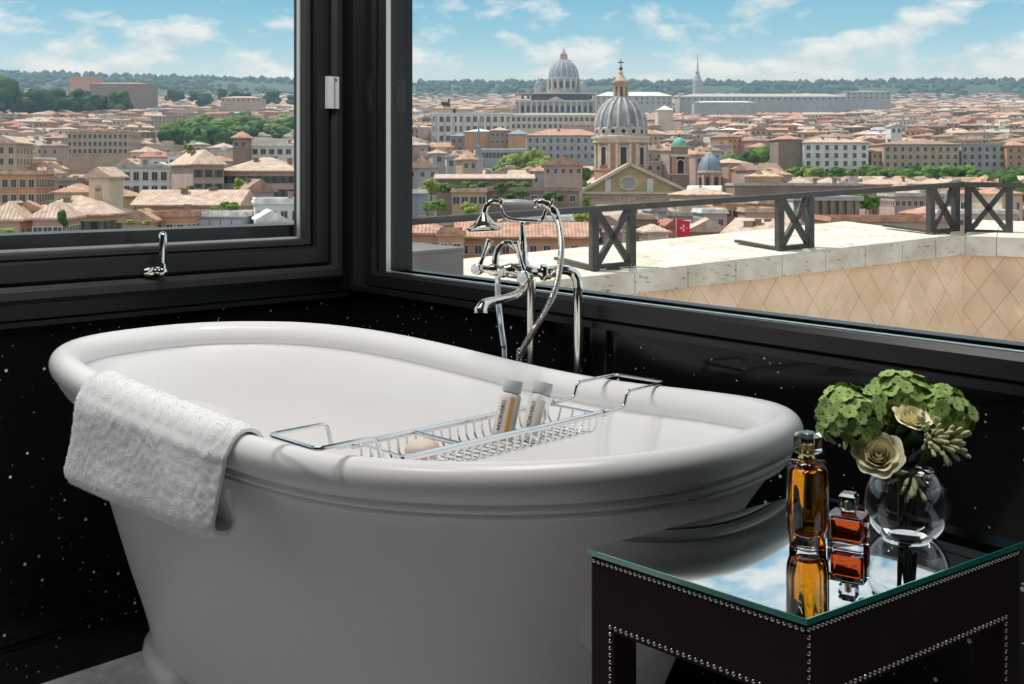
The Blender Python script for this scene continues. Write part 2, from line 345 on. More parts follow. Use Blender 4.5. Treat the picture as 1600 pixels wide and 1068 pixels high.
def room():
    A = K + LD * WL; B = K + RD * WL; C = A + RD * WL
    m = MB(); q = [K + (LN + RN) * TH, A + LN * TH, C, B + RN * TH]
    m.hexa([p - Vector((0, 0, .12)) for p in q], [Vector((p.x, p.y, -.012)) for p in q])
    fl = struct(m.build('floor', MAT['grout_grey'] if 'grout_grey' in MAT else MAT['plaster']), 'pale grey stone tile floor under the bathtub')
    # floor tiles, each laid on the slab
    tm = MB(); tm.box((0, 0, 0), (.596, .596, .012)); tme = tm.mesh('floor_tile', MAT['floor'])
    ang = atan2(LD.y, LD.x)
    U = LD; V = Vector((-LD.y, LD.x, 0)); V = V if V.dot(C - K) > 0 else -V
    for i in range(0, 7):
        for j in range(0, 6):
            p = K + U * (i * .6 + .28) + V * (j * .6 + .27)
            # only inside the room
            rel = p - K
            if rel.dot(RN) > -.31 or rel.dot(RN) < -3.6: continue
            o = link('floor_tile', tme, fl, (p.x, p.y, -.006)); o.rotation_euler = (0, 0, ang)
    m = MB(); wbox(m, lw, 0, WL, -.05, .862, 0, TH); wbox(m, lw, -.25, WL, 2.55, CEIL, 0, TH)
    struct(m.build('wall_left', MAT['quartz']), 'black sparkling quartz wall below the casement window')
    m = MB(); wbox(m, rw, 0, WL, -.05, .880, 0, TH); wbox(m, rw, -.25, WL, 2.55, CEIL, 0, TH)
    struct(m.build('wall_right', MAT['quartz']), 'black sparkling quartz wall behind tub below the terrace window')
    m = MB(); m.hexa([A, C, C + LD * .1, A + LD * .1], [p + Vector((0, 0, CEIL)) for p in (A, C, C + LD * .1, A + LD * .1)])
    struct(m.build('wall_back', MAT['darkwall']))
    m = MB(); m.hexa([B, C, C + RD * .1, B + RD * .1], [p + Vector((0, 0, CEIL)) for p in (B, C, C + RD * .1, B + RD * .1)])
    struct(m.build('wall_front', MAT['darkwall']))
    # ceiling carries an added, unseen overhang past both windows to block the sun
    E = .95
    q = [K + LN * (E * .8 + .3) + RN * E * .8, A + LN * (E + .3) + LD * .1, C + LD * .1 + RD * .1, B + RN * E + RD * .1]
    m = MB(); m.hexa([p + Vector((0, 0, CEIL)) for p in q], [p + Vector((0, 0, CEIL + .16)) for p in q])
    struct(m.build('ceiling', MAT['ceil']))
    # baseboards
    m = MB(); wbox(m, lw, .02, WL, 0, .095, -.018, 0); wbox(m, lw, .02, WL, .095, .102, -.012, 0)
    struct(m.build('baseboard_left', MAT['quartz']), 'black quartz baseboard beside the floor tiles')
    m = MB(); wbox(m, rw, .02, WL, 0, .095, -.018, 0); wbox(m, rw, .02, WL, .095, .102, -.012, 0)
    struct(m.build('baseboard_right', MAT['quartz']))
    # corner post between the windows
    m = MB()
    m.hexa([lw(.02, .86, -.006), rw(.03, .86, -.01), rw(.10, .86, .12), lw(.04, .86, .10)], [lw(.02, 2.56, -.006), rw(.03, 2.56, -.01), rw(.10, 2.56, .12), lw(.04, 2.56, .10)])
    struct(m.build('trim_1', MAT['frame']), 'black corner post between the two windows')
    # thin ledge under the terrace window
    m = MB(); wbox(m, rw, .02, WL, .868, .882, -.022, .02)
    wbox(m, lw, .02, WL, .846, .858, -.014, .02)
    struct(m.build('trim_2', MAT['frame']), 'thin black ledge running along the foot of both windows')

def windows():
    # casement window in the wall on the left of the picture
    w1 = thing('window_1', 'black framed casement window with chrome lever handle, view over the rooftops', 'window'); w1['kind'] = 'structure'
    def loop(name, s0, s1, z0, z1, wd, o0, o1, m_, par, bev=0.0):
        mb = MB()
        def ring(s0, s1, z0, z1, o): return [lw(s0, z0, o), lw(s1, z0, o), lw(s1, z1, o), lw(s0, z1, o)]
        R = [ring(s0, s1, z0, z1, o1), ring(s0, s1, z0, z1, o0 + bev), ring(s0 + bev, s1 - bev, z0 + bev, z1 - bev, o0), ring(s0 + wd - bev, s1 - wd + bev, z0 + wd - bev, z1 - wd + bev, o0), ring(s0 + wd, s1 - wd, z0 + wd, z1 - wd, o0 + bev), ring(s0 + wd, s1 - wd, z0 + wd, z1 - wd, o1)]
        R.append(R[0]); mb.rings(R); return mb.build(name, m_, par)
    loop('outer_frame', .004, 2.9, .858, 2.55, .058, -.012, .12, MAT['frame'], w1, .006)
    loop('inner_frame', .045, 2.86, .90, 2.51, .042, -.034, .11, MAT['frame_grey'], w1, .012)
    sash = loop('sash', .09, 2.82, .945, 2.46, .055, -.022, .08, MAT['frame'], w1, .007)
    loop('glazing_bead', .148, 2.762, 1.0, 2.405, .02, -.010, .05, MAT['frame_grey'], sash, .005)
    loop('seal', .1665, 2.742, 1.0205, 2.385, .006, .016, .030, MAT['seal'], sash)
    mb = MB(); wbox(mb, lw, .172, 2.737, 1.026, 2.38, .028, .034); mb.build('pane', MAT['glass'], sash)
    # outer sill seen through the pane
    mb = MB(); wbox(mb, lw, .05, 2.9, .95, 1.055, .13, .27); mb.build('outer_sill', MAT['frame_grey'], w1)
    # bright keep plate on the jamb
    mb = MB(); wbox(mb, lw, .072, .110, 1.395, 1.488, -.0385, -.021)
    pl = mb.build('keep_plate', MAT['plate'], w1)
    mb = MB(); wbox(mb, lw, .088, .0905, 1.397, 1.486, -.0398, -.0385); mb.build('plate_rib', MAT['boxmetal'], pl)
    mb = MB(); mb.lathe([(.0001, .0016), (.004, .0012), (.0045, 0)], lw(.085, 1.478, -.0385), 14, axis=-LN); mb.build('screw', MAT['chrome'], pl, 40)
    # lever handle on the bottom rail: rosette, neck, lever standing up
    s0 = .55
    # handle position found on the wall line
    k = (232 - 800) / F; t = (3.33 * k + .479) / (k - .97); s0 = t * sqrt(.97 ** 2 + 1)
    h = MB(); 
    pr = []
    for i in range(28):
        a = 2 * pi * i / 28; pr.append((cos(a), sin(a)))
    rs = []
    for o, sc in ((-.022, 1.0), (-.028, 1.0), (-.032, .88), (-.034, .6)):
        rs.append([lw(s0 + .030 * sc * x, .957 + .015 * sc * y, o) for x, y in pr])
    h.rings(rs, cap1=True); hb = h.build('handle_rosette', MAT['chrome'], w1, 40)
    h = MB(); h.lathe([(.0095, 0), (.0095, .010), (.012, .014), (.012, .026), (.008, .030), (.0001, .031)], lw(s0 - .012, .957, -.03), 18, axis=-LN); h.build('handle_neck', MAT['chrome'], hb, 40)
    h = MB(); h.lathe([(.0001, 0), (.0075, .001), (.0080, .010), (.0060, .016), (.0068, .020), (.0095, .050), (.0115, .078), (.0110, .088), (.0070, .096), (.0001, .098)], lw(s0 - .012, .962, -.052), 20, axis=(0, 0, 1)); h.build('handle_lever', MAT['steel'], hb, 60)
    # fixed window over the terrace
    w2 = thing('window_2', 'large fixed black framed window overlooking the stone terrace ledge', 'window'); w2['kind'] = 'structure'
    def loopr(name, s0, s1, z0, z1, wd, o0, o1, m_, par, bev=0.0):
        mb = MB()
        def ring(s0, s1, z0, z1, o): return [rw(s0, z0, o), rw(s1, z0, o), rw(s1, z1, o), rw(s0, z1, o)]
        R = [ring(s0, s1, z0, z1, o1), ring(s0, s1, z0, z1, o0 + bev), ring(s0 + bev, s1 - bev, z0 + bev, z1 - bev, o0), ring(s0 + wd - bev, s1 - wd + bev, z0 + wd - bev, z1 - wd + bev, o0), ring(s0 + wd, s1 - wd, z0 + wd, z1 - wd, o0 + bev), ring(s0 + wd, s1 - wd, z0 + wd, z1 - wd, o1)]
        R.append(R[0]); mb.rings(R); return mb.build(name, m_, par)
    loopr('outer_frame', .10, 3.7, .878, 2.55, .05, -.012, .12, MAT['frame'], w2, .010)
    loopr('glazing_bead', .146, 3.654, .898, 2.50, .03, -.002, .08, MAT['frame'], w2, .012)
    loopr('seal', .172, 3.628, .924, 2.474, .005, .014, .030, MAT['seal'], w2)
    mb = MB(); wbox(mb, rw, .177, 3.62, .929, 2.47, .028, .034); mb.build('pane', MAT['glass'], w2)
room(); windows()
def fill_panel(p, size, watts, label):
    # added fill panel, out of view, brightens tub, towel and floor
    t = thing('fill_panel', label, 'fill_lamp', p)
    m = MB(); h = size / 2
    for s in (-1, 1):
        m.box((s * (h + .02), 0, -.012), (.04, size + .08, .024)); m.box((0, s * (h + .02), -.012), (size, .04, .024))
    m.build('frame', MAT['steel'], t)
    m = MB(); m.box((0, 0, -.004), (size, size, .006)); m.build('diffuser', emis('fill_panel_glow', (1, .97, .93), 1.0), t)
    l = bpy.data.lights.new('fill_panel_light', 'AREA'); l.shape = 'SQUARE'; l.size = size; l.energy = watts; l.color = (1, .965, .93)
    o = bpy.data.objects.new('fill_panel_light', l); COL.objects.link(o); o.parent = t; o.location = (0, 0, -.03)
fill_panel(Vector((-.40, 2.02, CEIL)), 0.78, 24.5, 'large square fill light panel added unseen above the bathtub')
fill_panel(Vector((-1.30, 1.78, CEIL)), .26, 12.5, 'small square fill light added unseen beside the casement window')
def fill_spot(p, watts, cone, label):
    # added downlight, out of view: narrow beam to brighten flowers and table
    t = thing('fill_spotlight', label, 'fill_lamp', p)
    m = MB(); m.lathe([(.055, 0), (.055, -.006), (.042, -.008), (.040, 0)], n=28); m.build('ring', MAT['steel'], t, 40)
    m = MB(); m.lathe([(.040, -.003), (.0001, -.003)], n=28); m.build('lens', emis('fill_spot_glow', (1, .97, .93), 2.0), t)
    l = bpy.data.lights.new('fill_spot_beam', 'SPOT'); l.energy = watts; l.spot_size = radians(cone); l.spot_blend = .8; l.shadow_soft_size = .04; l.color = (1, .965, .92)
    o = bpy.data.objects.new('fill_spot_beam', l); COL.objects.link(o); o.parent = t; o.location = (0, 0, -.02)
fill_spot(Vector((.52, 1.22, CEIL)), 60.0, 22, 'round fill spotlight added unseen above the mirrored side table')
# ------------------------------------------------------------------ bathtub
TC = Vector((-.2543, 2.1121)); TTH = -.676; TA = .7843; TBW = .3881; TZ = .7569; THL = .0614; THR = .0508; TR = .0294; TN = 2.483; TQA = -.478; TQB = .798
def sup(t, a, b, n=TN):
    c, s = cos(t), sin(t)
    x = a * math.copysign(abs(c) ** (2 / n), c); y = b * math.copysign(abs(s) ** (2 / n), s)
    return x, y
def rimz(t):
    q = sup(t, 1, 1)[0]
    w = min(1, max(0, (-q - TQA) / (TQB - TQA))); w = w * w * (3 - 2 * w)
    return TZ + THL * w + (THR * q * q if q > 0 else 0)
def tubxy(x, y): return Vector((TC.x + x * cos(TTH) - y * sin(TTH), TC.y + x * sin(TTH) + y * cos(TTH)))
def rimp(t):
    p = tubxy(*sup(t, TA, TBW)); return Vector((p.x, p.y, rimz(t)))
def rimn(t):
    d = rimp(t + .01) - rimp(t - .01); n = Vector((d.y, -d.x, 0)).normalized()
    return n
def proj(p): return 800 + F * p.x / p.y, HOR + F * (EYE - p.z) / p.y
def rim_find(u, front=True):
    best = None
    for i in range(1440):
        t = 2 * pi * i / 1440; p = rimp(t); uu, vv = proj(p)
        n = rimn(t)
        if (n.y < .12) != front: continue
        e = abs(uu - u)
        if best is None or e < best[0]: best = (e, t)
    return best[1]
def bathtub():
    t0 = thing('bathtub', 'white freestanding double-ended bathtub with rolled rim and plinth base', 'bathtub', (TC.x, TC.y, 0))
    off = Vector((-TC.x, -TC.y, 0)); n = 160
    ts = []
    # even spacing along the rim
    raw = [2 * pi * i / 2000 for i in range(2001)]; acc = [0]
    for i in range(2000): acc.append(acc[-1] + (rimp(raw[i + 1]) - rimp(raw[i])).length)
    j = 0
    for i in range(n):
        L = acc[-1] * i / n
        while acc[j + 1] < L: j += 1
        ts.append(raw[j] + (raw[j + 1] - raw[j]) * (L - acc[j]) / (acc[j + 1] - acc[j]))
    P = [rimp(t) for t in ts]; Nn = [rimn(t) for t in ts]
    def ro(o, dz): return [P[i] + Nn[i] * o + Vector((0, 0, dz)) + off for i in range(n)]
    # rolled rim
    rim = MB(); rs = [ro(TR * cos(a), TR * sin(a)) for a in [radians(x) for x in range(-90, 271, 15)]]
    rim.rings(rs); rim.build('rolled_rim', MAT['white'], t0, 180)
    # two beads under the roll
    for k, (zz, oo, r) in enumerate(((-TR - .0035, .004, .0085), (-TR - .0175, -.002, .0060))):
        b = MB(); b.rings([ro(oo + r * cos(a), zz + r * sin(a)) for a in [radians(x) for x in range(-100, 271, 24)]]); b.build('moulding', MAT['white'], t0, 180)
    def lev(ia, ib, zf, nn=TN):
        out = []
        for i, t in enumerate(ts):
            p = tubxy(*sup(t, TA - ia, TBW - ib, nn)); out.append(Vector((p.x, p.y, zf(i))) + off)
        return out
    zw = .262
    body = MB(); rs = [ro(-.006, -TR + .01), ro(-.006, -TR - .012)]
    for g in (.0, .05, .12, .2, .3, .4, .5, .6, .7, .8, .88, .95, 1.0):
        ia = interp(g, (0, .1, .25, .4, .67, .85, 1), (.012, .048, .095, .135, .178, .215, .236))
        ib = interp(g, (0, .1, .25, .4, .67, .85, 1), (.012, .018, .030, .046, .080, .105, .120))
        rs.append(lev(ia, ib, lambda i, g=g: (P[i].z - TR - .024) * (1 - g) + zw * g))
    body.rings(rs)
    # inner bowl
    rs = [ro(-.020, -TR * .7)]
    for k in range(1, 15):
        a = pi / 2 * k / 14
        ia = .046 + .30 * (1 - cos(a)) + .05 * sin(a); ib = .046 + .17 * (1 - cos(a)) + .035 * sin(a)
        rs.append(lev(ia, ib, lambda i, a=a: (P[i].z - TR * .6) + (.315 - P[i].z + TR * .6) * sin(a)))
    rs[1:1] = []
    inner = MB(); inner.rings([r for r in rs][::-1], cap0=True); 
    body.build('tub_body', MAT['white'], t0, 180); inner.build('tub_bowl', MAT['white'], t0, 180)
    # plinth
    pl = MB(); rs = []
    for ia, ib, z in ((.238, .122, .268), (.224, .110, .264), (.214, .102, .255), (.212, .100, .243), (.220, .106, .234), (.220, .106, .160), (.214, .102, .120), (.200, .090, .085), (.196, .086, .075), (.186, .078, .066), (.184, .076, .0)):
        rs.append(lev(ia, ib, lambda i, z=z: z))
    pl.rings(rs, cap1=True); pl.build('plinth', MAT['white'], t0, 60)
    m = MB(); p = tubxy(.25, 0); m.lathe([(.0001, .004), (.022, .003), (.026, 0)], (p.x + off.x, p.y + off.y, .316), 20); m.build('drain', MAT['chrome'], t0, 60)
bathtub()

def towel():
    t = thing('towel', 'thick folded white terry towel draped over the rim of the bathtub', 'towel', (0, 0, 0))
    ta = rim_find(160); tb = rim_find(388)
    NS = 90
    def wrap(a, b):
        d = b - a
        while d > pi: d -= 2 * pi
        while d < -pi: d += 2 * pi
        return d
    dt = wrap(ta, tb)
    R0 = TR + .004; T = .013
    # cross path: starts inside the bowl, over the roll, hangs outside, turns and comes up again behind
    def path(fr):
        out = []
        hang = .128 - .030 * fr
        for i in range(6): out.append((-R0 - .002, -.075 + i * .0125))                  # inner side
        for i in range(1, 12):
            a = pi - pi * i / 12; out.append((R0 * cos(a), R0 * sin(a)))
        nh = 22
        for i in range(nh + 1):
            z = -hang * i / nh; out.append((R0 + .006 + .022 * (i / nh), z))
        for i in range(1, 7):
            a = pi * i / 6; out.append((R0 + .028 - .016 + .016 * cos(a), -hang - .014 * sin(a)))
        for i in range(1, 15):
            z = -hang + (hang - .05) * i / 14; out.append((R0 - .005 + .001 * i, z))
        return out
    rows_o, rows_i = [], []
    tpar = [ta + dt * i / (NS - 1) for i in range(NS)]
    # resample by chord so that the weave is even
    for i, tt in enumerate(tpar):
        fr = i / (NS - 1)
        p = rimp(tt); n = rimn(tt); pts = path(fr); ro, ri = [], []
        edge = min(fr, 1 - fr)
        for j, (o, z) in enumerate(pts):
            a = pts[max(j - 1, 0)]; b = pts[min(j + 1, len(pts) - 1)]
            dx, dz = b[0] - a[0], b[1] - a[1]; L = math.hypot(dx, dz) or 1
            nx, nz = -dz / L, dx / L           # path's left side
            q = p + n * o + Vector((0, 0, z))
            base = q
            wob = noise.noise(base * 9) * .006 * (1 if j > 18 else .3)
            fuzz = noise.noise(base * 230) * .0022 + noise.noise(base * 90) * .0016
            tk = T * (.55 + .45 * min(1, edge * 14))
            qo = p + n * (o + nx * (tk + fuzz) + wob) + Vector((0, 0, z + nz * (tk + fuzz)))
            qi = p + n * (o + wob) + Vector((0, 0, z))
            ro.append(qo); ri.append(qi)
        rows_o.append(ro); rows_i.append(ri)
    m = MB(); nP = len(rows_o[0])
    m.rings([ro + ri[::-1] for ro, ri in zip(rows_o, rows_i)], True, False, False)
    for k in (0, NS - 1):
        a, b = k * 2 * nP, 2 * nP - 1
        for j in range(nP - 1): m.f.append((a + j, a + j + 1, a + b - j - 1, a + b - j)); m.m.append(0)
    o = m.build('terry_cloth', MAT['towel'], t, 180)
    md = o.modifiers.new('s', 'SUBSURF'); md.levels = 1; md.render_levels = 1
    # loose pile loops standing off the cloth
    f = MB(); rng = random.Random(3)
    for k in range(42000):
        i = rng.randrange(NS - 1); j = rng.randrange(nP - 1); a, b = rng.random(), rng.random()
        p0 = rows_o[i][j].lerp(rows_o[i + 1][j], a).lerp(rows_o[i][j + 1].lerp(rows_o[i + 1][j + 1], a), b)
        nn = (rows_o[i + 1][j] - rows_o[i][j]).cross(rows_o[i][j + 1] - rows_o[i][j])
        if nn.length < 1e-9: continue
        nn.normalize(); c = rows_o[i][j] - rows_i[i][j]
        if nn.dot(c) < 0: nn = -nn
        d = (nn + Vector((rng.uniform(-.9, .9), rng.uniform(-.9, .9), rng.uniform(-.9, .7)))).normalized() * rng.uniform(.0014, .0026)
        s = d.orthogonal().normalized() * .00045
        f.quad([p0 - s - nn * .001, p0 + s - nn * .001, p0 + d])
    o = f.build('pile', MAT['towel'], t); o['kind'] = 'stuff'
towel()

# ------------------------------------------------------------------ bath rack and what lies in it
def rack():
    tn = rim_find(455); 
    Pn = rimp(tn)
    ax = Vector((sin(-TTH), cos(-TTH), 0)); ax = Vector((-sin(TTH), cos(TTH), 0))          # across the tub
    # photograph: the rack crosses the tub from the near rim to the far rim
    a0 = px(457, 689, 1.63); a0.z = 0
    a1 = px(1000, 591, 2.20); a1.z = 0
    ax = (a1 - a0).normalized(); sd = Vector((ax.y, -ax.x, 0))
    L = (a1 - a0).length
    zr0 = EYE - (690 - HOR) / F * 1.63; zr1 = EYE - (591 - HOR) / F * 2.20
    t = thing('bath_rack', 'extendable chrome wire bath rack laid across the tub', 'rack')
    hw = .062; r = .0040
    def W_(l, w, z): return a0 + ax * l + sd * w + Vector((0, 0, z))
    zl = .772
    def bend(pts, rad=.012, k=4):
        pts = [Vector(p) for p in pts]; out = [pts[0]]
        for i in range(1, len(pts) - 1):
            a = (pts[i - 1] - pts[i]); b = (pts[i + 1] - pts[i]); ra = min(rad, a.length * .45, b.length * .45)
            s = pts[i] + a.normalized() * ra; e = pts[i] + b.normalized() * ra
            for q in range(k + 1):
                x = q / k; out.append(s.lerp(pts[i], x).lerp(pts[i].lerp(e, x), x))
        out.append(pts[-1]); return out
    # two end loops
    m = MB(); m.tube(bend([W_(.20, -hw, zl), W_(.115, -hw, zl), W_(.105, -hw, zr0), W_(0, -hw, zr0), W_(0, hw, zr0), W_(.105, hw, zr0), W_(.115, hw, zl), W_(.20, hw, zl)]), r * .85, 8); m.build('end_loop', MAT['steel'], t, 60)
    m = MB(); m.tube(bend([W_(L - .26, -hw, zl), W_(L - .125, -hw, zl), W_(L - .115, -hw, zr1), W_(L, -hw, zr1), W_(L, hw, zr1), W_(L - .115, hw, zr1), W_(L - .125, hw, zl), W_(L - .26, hw, zl)]), r * .85, 8); m.build('end_loop', MAT['steel'], t, 60)
    b0, b1 = .17, L - .20
    for s in (-1, 1):
        m = MB(); m.tube([W_(b0 - .01, s * hw, zl), W_(b1 + .02, s * hw, zl)], r * 1.35, 10); m.build('rail', MAT['steel'], t, 60)
        for e in (b0 - .01, b1 + .02):
            m = MB(); m.tube([W_(e - .006, s * hw, zl), W_(e + .006, s * hw, zl)], r * 1.75, 10); m.build('rail_sleeve', MAT['steel'], t, 60)
    m = MB(); m.tube([W_(b0 + .11, -hw, zl), W_(b0 + .11, hw, zl)], r, 8); m.build('crossbar', MAT['steel'], t, 60)
    dp = .037; hb = hw - .012
    um = MB(); um.tube(bend([(0, -hw, 0), (0, -hw + .004, -dp + .010), (0, -hw + .018, -dp), (0, hw - .018, -dp), (0, hw - .004, -dp + .010), (0, hw, 0)], .014, 3), .0021, 6)
    ume = um.mesh('basket_wire', MAT['steel'], 60); rz = atan2(ax.y, ax.x)
    nU = int((b1 - b0) / .0185)
    for i in range(nU + 1):
        o = link('basket_wire', ume, t, W_(b0 + (b1 - b0) * i / nU, 0, zl)); o.rotation_euler = (0, 0, rz)
    for w in (-.03, 0, .03):
        m = MB(); m.tube(bend([W_(b0 - .004, w, zl), W_(b0 + .004, w, zl - dp + .012), W_(b0 + .02, w, zl - dp - .002), W_(b1 - .02, w, zl - dp - .002), W_(b1 - .004, w, zl - dp + .012), W_(b1 + .004, w, zl)], .014, 3), .0017, 6); m.build('long_wire', MAT['steel'], t, 60)
    for e in (b0 - .004, b1 + .004):
        m = MB(); m.tube([W_(e, -hw, zl), W_(e, hw, zl)], .0022, 6); m.build('end_wire', MAT['steel'], t, 60)
    # soap
    zb = zl - dp + .001
    s = MB(); prof = [(.0001, 0), (.014, .001), (.023, .006), (.027, .014), (.023, .022), (.014, .027), (.0001, .028)]
    s.lathe(prof, (0, 0, 0), 24); p = W_(b0 + .088, -.012, zb + .003)
    o = s.build('soap', MAT['soap'], None, 180, p); o.scale = (1.1, 1.1, 1.15)
    tag(o, 'round cream soap lying in the wire bath rack', 'soap')
    # two bottles leaning in the basket
    for k, (l, w, lab, tilt) in enumerate(((.275, -.020, 'small bottle with ivory and orange label leaning in bath rack', .30), (.300, .024, 'clear small bottle with pale label beside the ivory one in rack', .36))):
        b = thing('toiletry_bottle', lab, 'bottle', W_(b0 + l, w, zb + .002), 0, 'toiletry bottles in the bath rack')
        # lean towards the far end of the rack
        q = Matrix.Rotation(tilt, 3, sd.cross(Vector((0, 0, 1))).cross(Vector((0, 0, 1)))) if False else Matrix.Rotation(tilt, 3, Vector((0, 1, 0)))
        b.scale = (1.06, 1.06, 1.03); b.rotation_euler = Matrix.Rotation(tilt, 3, Vector((-ax.y, ax.x, 0)) * (1 if k == 0 else 1)).to_euler()
        m = MB(); m.lathe([(.0001, 0), (.0170, 0), (.0180, .002), (.0180, .074), (.0165, .079), (.0120, .081), (.0120, .084)], n=24, cap1=True)
        m.build('bottle_body', MAT['label_white'] if k == 0 else MAT['thin_clear'], b, 40)
        m = MB(); m.lathe([(.0150, .082), (.0158, .0835), (.0158, .1010), (.0150, .1025), (.0001, .1027)], n=24); m.build('cap', MAT['cap'], b, 40)
        def wrap(a0_, a1_, z0, z1, rr, mm, nm):
            g = MB(); N = 10
            g.rings([[Vector((rr * cos(a0_ + (a1_ - a0_) * i / N), rr * sin(a0_ + (a1_ - a0_) * i / N), z)) for i in range(N + 1)] for z in (z0, z1)], closed=False)
            return g.build(nm, mm, b, 180)
        fa = -pi / 2 - .2
        lb = wrap(fa - .9, fa + .75, .012, .072, .0182, MAT['label_white'], 'label')
        if k == 0: wrap(fa + .28, fa + .66, .008, .074, .0184, MAT['orange'], 'orange_band')
        # lettering running up the label, as rows of dark strokes
        c = bpy.data.curves.new('lettering', 'FONT'); c.body = 'AMORVERO'; c.size = .0098; c.align_x = 'CENTER'; c.align_y = 'CENTER'; c.extrude = .0001
        o = text_mesh('lettering', c, MAT['ink'], b)
        a = fa - .30; R1 = Matrix(((-sin(a), 0, cos(a)), (cos(a), 0, sin(a)), (0, 1, 0))) @ Matrix.Rotation(pi / 2, 3, 'Z')
        o.matrix_local = Matrix.Translation((.0187 * cos(a), .0187 * sin(a), .041)) @ R1.to_4x4()
rack()

# ------------------------------------------------------------------ tub filler
def filler():
    C = MAT['chrome']
    t = thing('tub_filler', 'floor-standing chrome bath mixer with hand shower behind the bathtub', 'faucet')
    D = 2.42
    def f(u, v, dd=0.0): return px(u, v, D + dd)
    def q(cu, cv, dd=0.0):                       # from the enlarged view
        return px(700 + cu / 3.446, 290 + cv / 3.446, D + dd)
    s = D / F / 3.446
    m = MB(); p = q(447, 505, .10); m.tube([p, Vector((p.x, p.y, .006))], .0105, 16); m.build('riser', C, t, 60)
    m = MB(); m.lathe([(.035, 0), (.035, .006), (.022, .014), (.013, .02), (.0105, .05)], (p.x, p.y, 0), 24, cap0=True); m.build('floor_flange', C, t, 60)
    g = q(702, 560, .03); path = [Vector((g.x, g.y, .006)), Vector((g.x, g.y, .4)), g]
    arc = [q(702, 540, .03), q(694, 500, .03), q(672, 468, .03), q(640, 453, .025), q(600, 452, .02), q(540, 462, .01)]
    m = MB(); m.tube(path[:2] + smooth_path([g] + arc, 5), .0108, 16); m.build('riser', C, t, 60)
    m = MB(); m.lathe([(.035, 0), (.035, .006), (.022, .014), (.013, .02), (.0105, .05)], (g.x, g.y, 0), 24, cap0=True); m.build('floor_flange', C, t, 60)
    # valve body: bar with collars
    a, b = q(175, 447, -.02), q(590, 470, .02); d = (b - a); L = d.length; d.normalize()
    m = MB(); m.lathe([(.0001, 0), (.008, .001), (.008, L * .10), (.0125, L * .13), (.0135, L * .2), (.010, L * .24), (.0115, L * .30), (.016, L * .36), (.017, L * .46), (.013, L * .54), (.0145, L * .58), (.0145, L * .66), (.011, L * .70), (.0105, L * .80), (.0150, L * .83), (.0150, L * .90), (.010, L * .93), (.009, L)], a, 20, axis=d, cap1=True)
    vb = m.build('valve_body', C, t, 50)
    m = MB(); m.lathe([(.0175, -.006), (.0185, -.004), (.0185, .004), (.0175, .006)], q(515, 466, .01), 6, axis=d, cap0=True, cap1=True); m.build('union_nut', C, vb, 30)
    # knobs with porcelain discs and flared levers
    for (cu, cv, dd, rr, tu, tv, bu, bv) in ((150, 450, -.045, .0118, 226, 292, 172, 428), (400, 492, -.05, .0140, 362, 300, 408, 452)):
        c = q(cu, cv, dd); axn = (Vector((-.45, -1, .05))).normalized()
        m = MB(); m.lathe([(.0075, -.045), (.0085, -.018), (rr, -.014), (rr * 1.05, -.006), (rr, 0), (rr * .82, .002)], c, 24, axis=axn, cap0=True, cap1=True); kb = m.build('handle_knob', C, t, 50)
        m = MB(); m.lathe([(rr * .80, .002), (rr * .78, .0032), (rr * .4, .0042), (.0001, .0045)], c, 24, axis=axn); m.build('porcelain_disc', MAT['porcelain'], kb, 60)
        e = q(tu, tv, dd + .012); st = q(bu, bv, dd + .012); ln = (e - st).length
        m = MB(); m.lathe([(.0001, 0), (.0050, .0005), (.0050, ln * .12), (.0040, ln * .2), (.0052, ln * .55), (.0078, ln * .9), (.0090, ln * .985), (.0085, ln), (.0001, ln * 1.005)], st, 18, axis=(e - st)); m.build('lever', C, kb, 50)
    # middle porcelain button
    c = q(284, 470, -.035); axn = Vector((-.45, -1, .05)).normalized()
    m = MB(); m.lathe([(.009, -.035), (.0105, -.012), (.0095, -.004), (.0085, 0)], c, 20, axis=axn, cap0=True, cap1=True); kb = m.build('diverter_knob', C, t, 50)
    m = MB(); m.lathe([(.0078, 0), (.0074, .002), (.0001, .003)], c, 20, axis=axn); m.build('porcelain_disc', MAT['porcelain'], kb, 60)
    # arch to the cradle stem
    m = MB(); m.tube(smooth_path([q(258, 455, -.01), q(256, 400, -.01), q(266, 350, -.008), q(290, 318, -.005), q(325, 310, 0), q(352, 322, 0), q(385, 360, .005), q(400, 400, .008)], 5), .0072, 14); m.build('diverter_arch', C, t, 60)
    # cradle stem, turned
    st = q(408, 445, .01); top = q(399, 196, .01); L = (top - st).length
    m = MB(); m.lathe([(.0001, 0), (.0125, .001), (.0125, .012), (.0085, .018), (.011, .028), (.0085, .038), (.0080, L * .35), (.0090, L * .5), (.0075, L * .68), (.0045, L * .86), (.0048, L * .95), (.0075, L * .97), (.0075, L), (.0001, L)], st, 18, axis=(top - st)); m.build('cradle_stem', C, t, 50)
    m = MB(); m.tube(smooth_path([q(281, 95, .01), q(286, 120, .01), q(300, 158, .01), q(335, 180, .01), q(399, 188, .01), q(455, 190, .01), q(492, 192, .01), q(512, 172, .01), q(524, 140, .01), q(536, 122, .01)], 5), .0042, 10); m.build('cradle', C, t, 60)
    # hand shower
    a, b = q(283, 96, .005), q(470, 104, .005); L = (b - a).length
    m = MB(); m.lathe([(.0001, 0), (.0085, .001), (.0098, L * .1), (.0112, L * .45), (.0110, L * .6), (.0095, L * .9), (.0088, L * .98), (.0001, L)], a, 20, axis=(b - a)); hs = m.build('hand_shower_grip', MAT['grip'], t, 60)
    m = MB(); m.lathe([(.0095, -.003), (.0120, -.001), (.0120, .003), (.0098, .006)], a, 20, axis=(b - a), cap0=True, cap1=True); m.build('grip_ring', C, hs, 50)
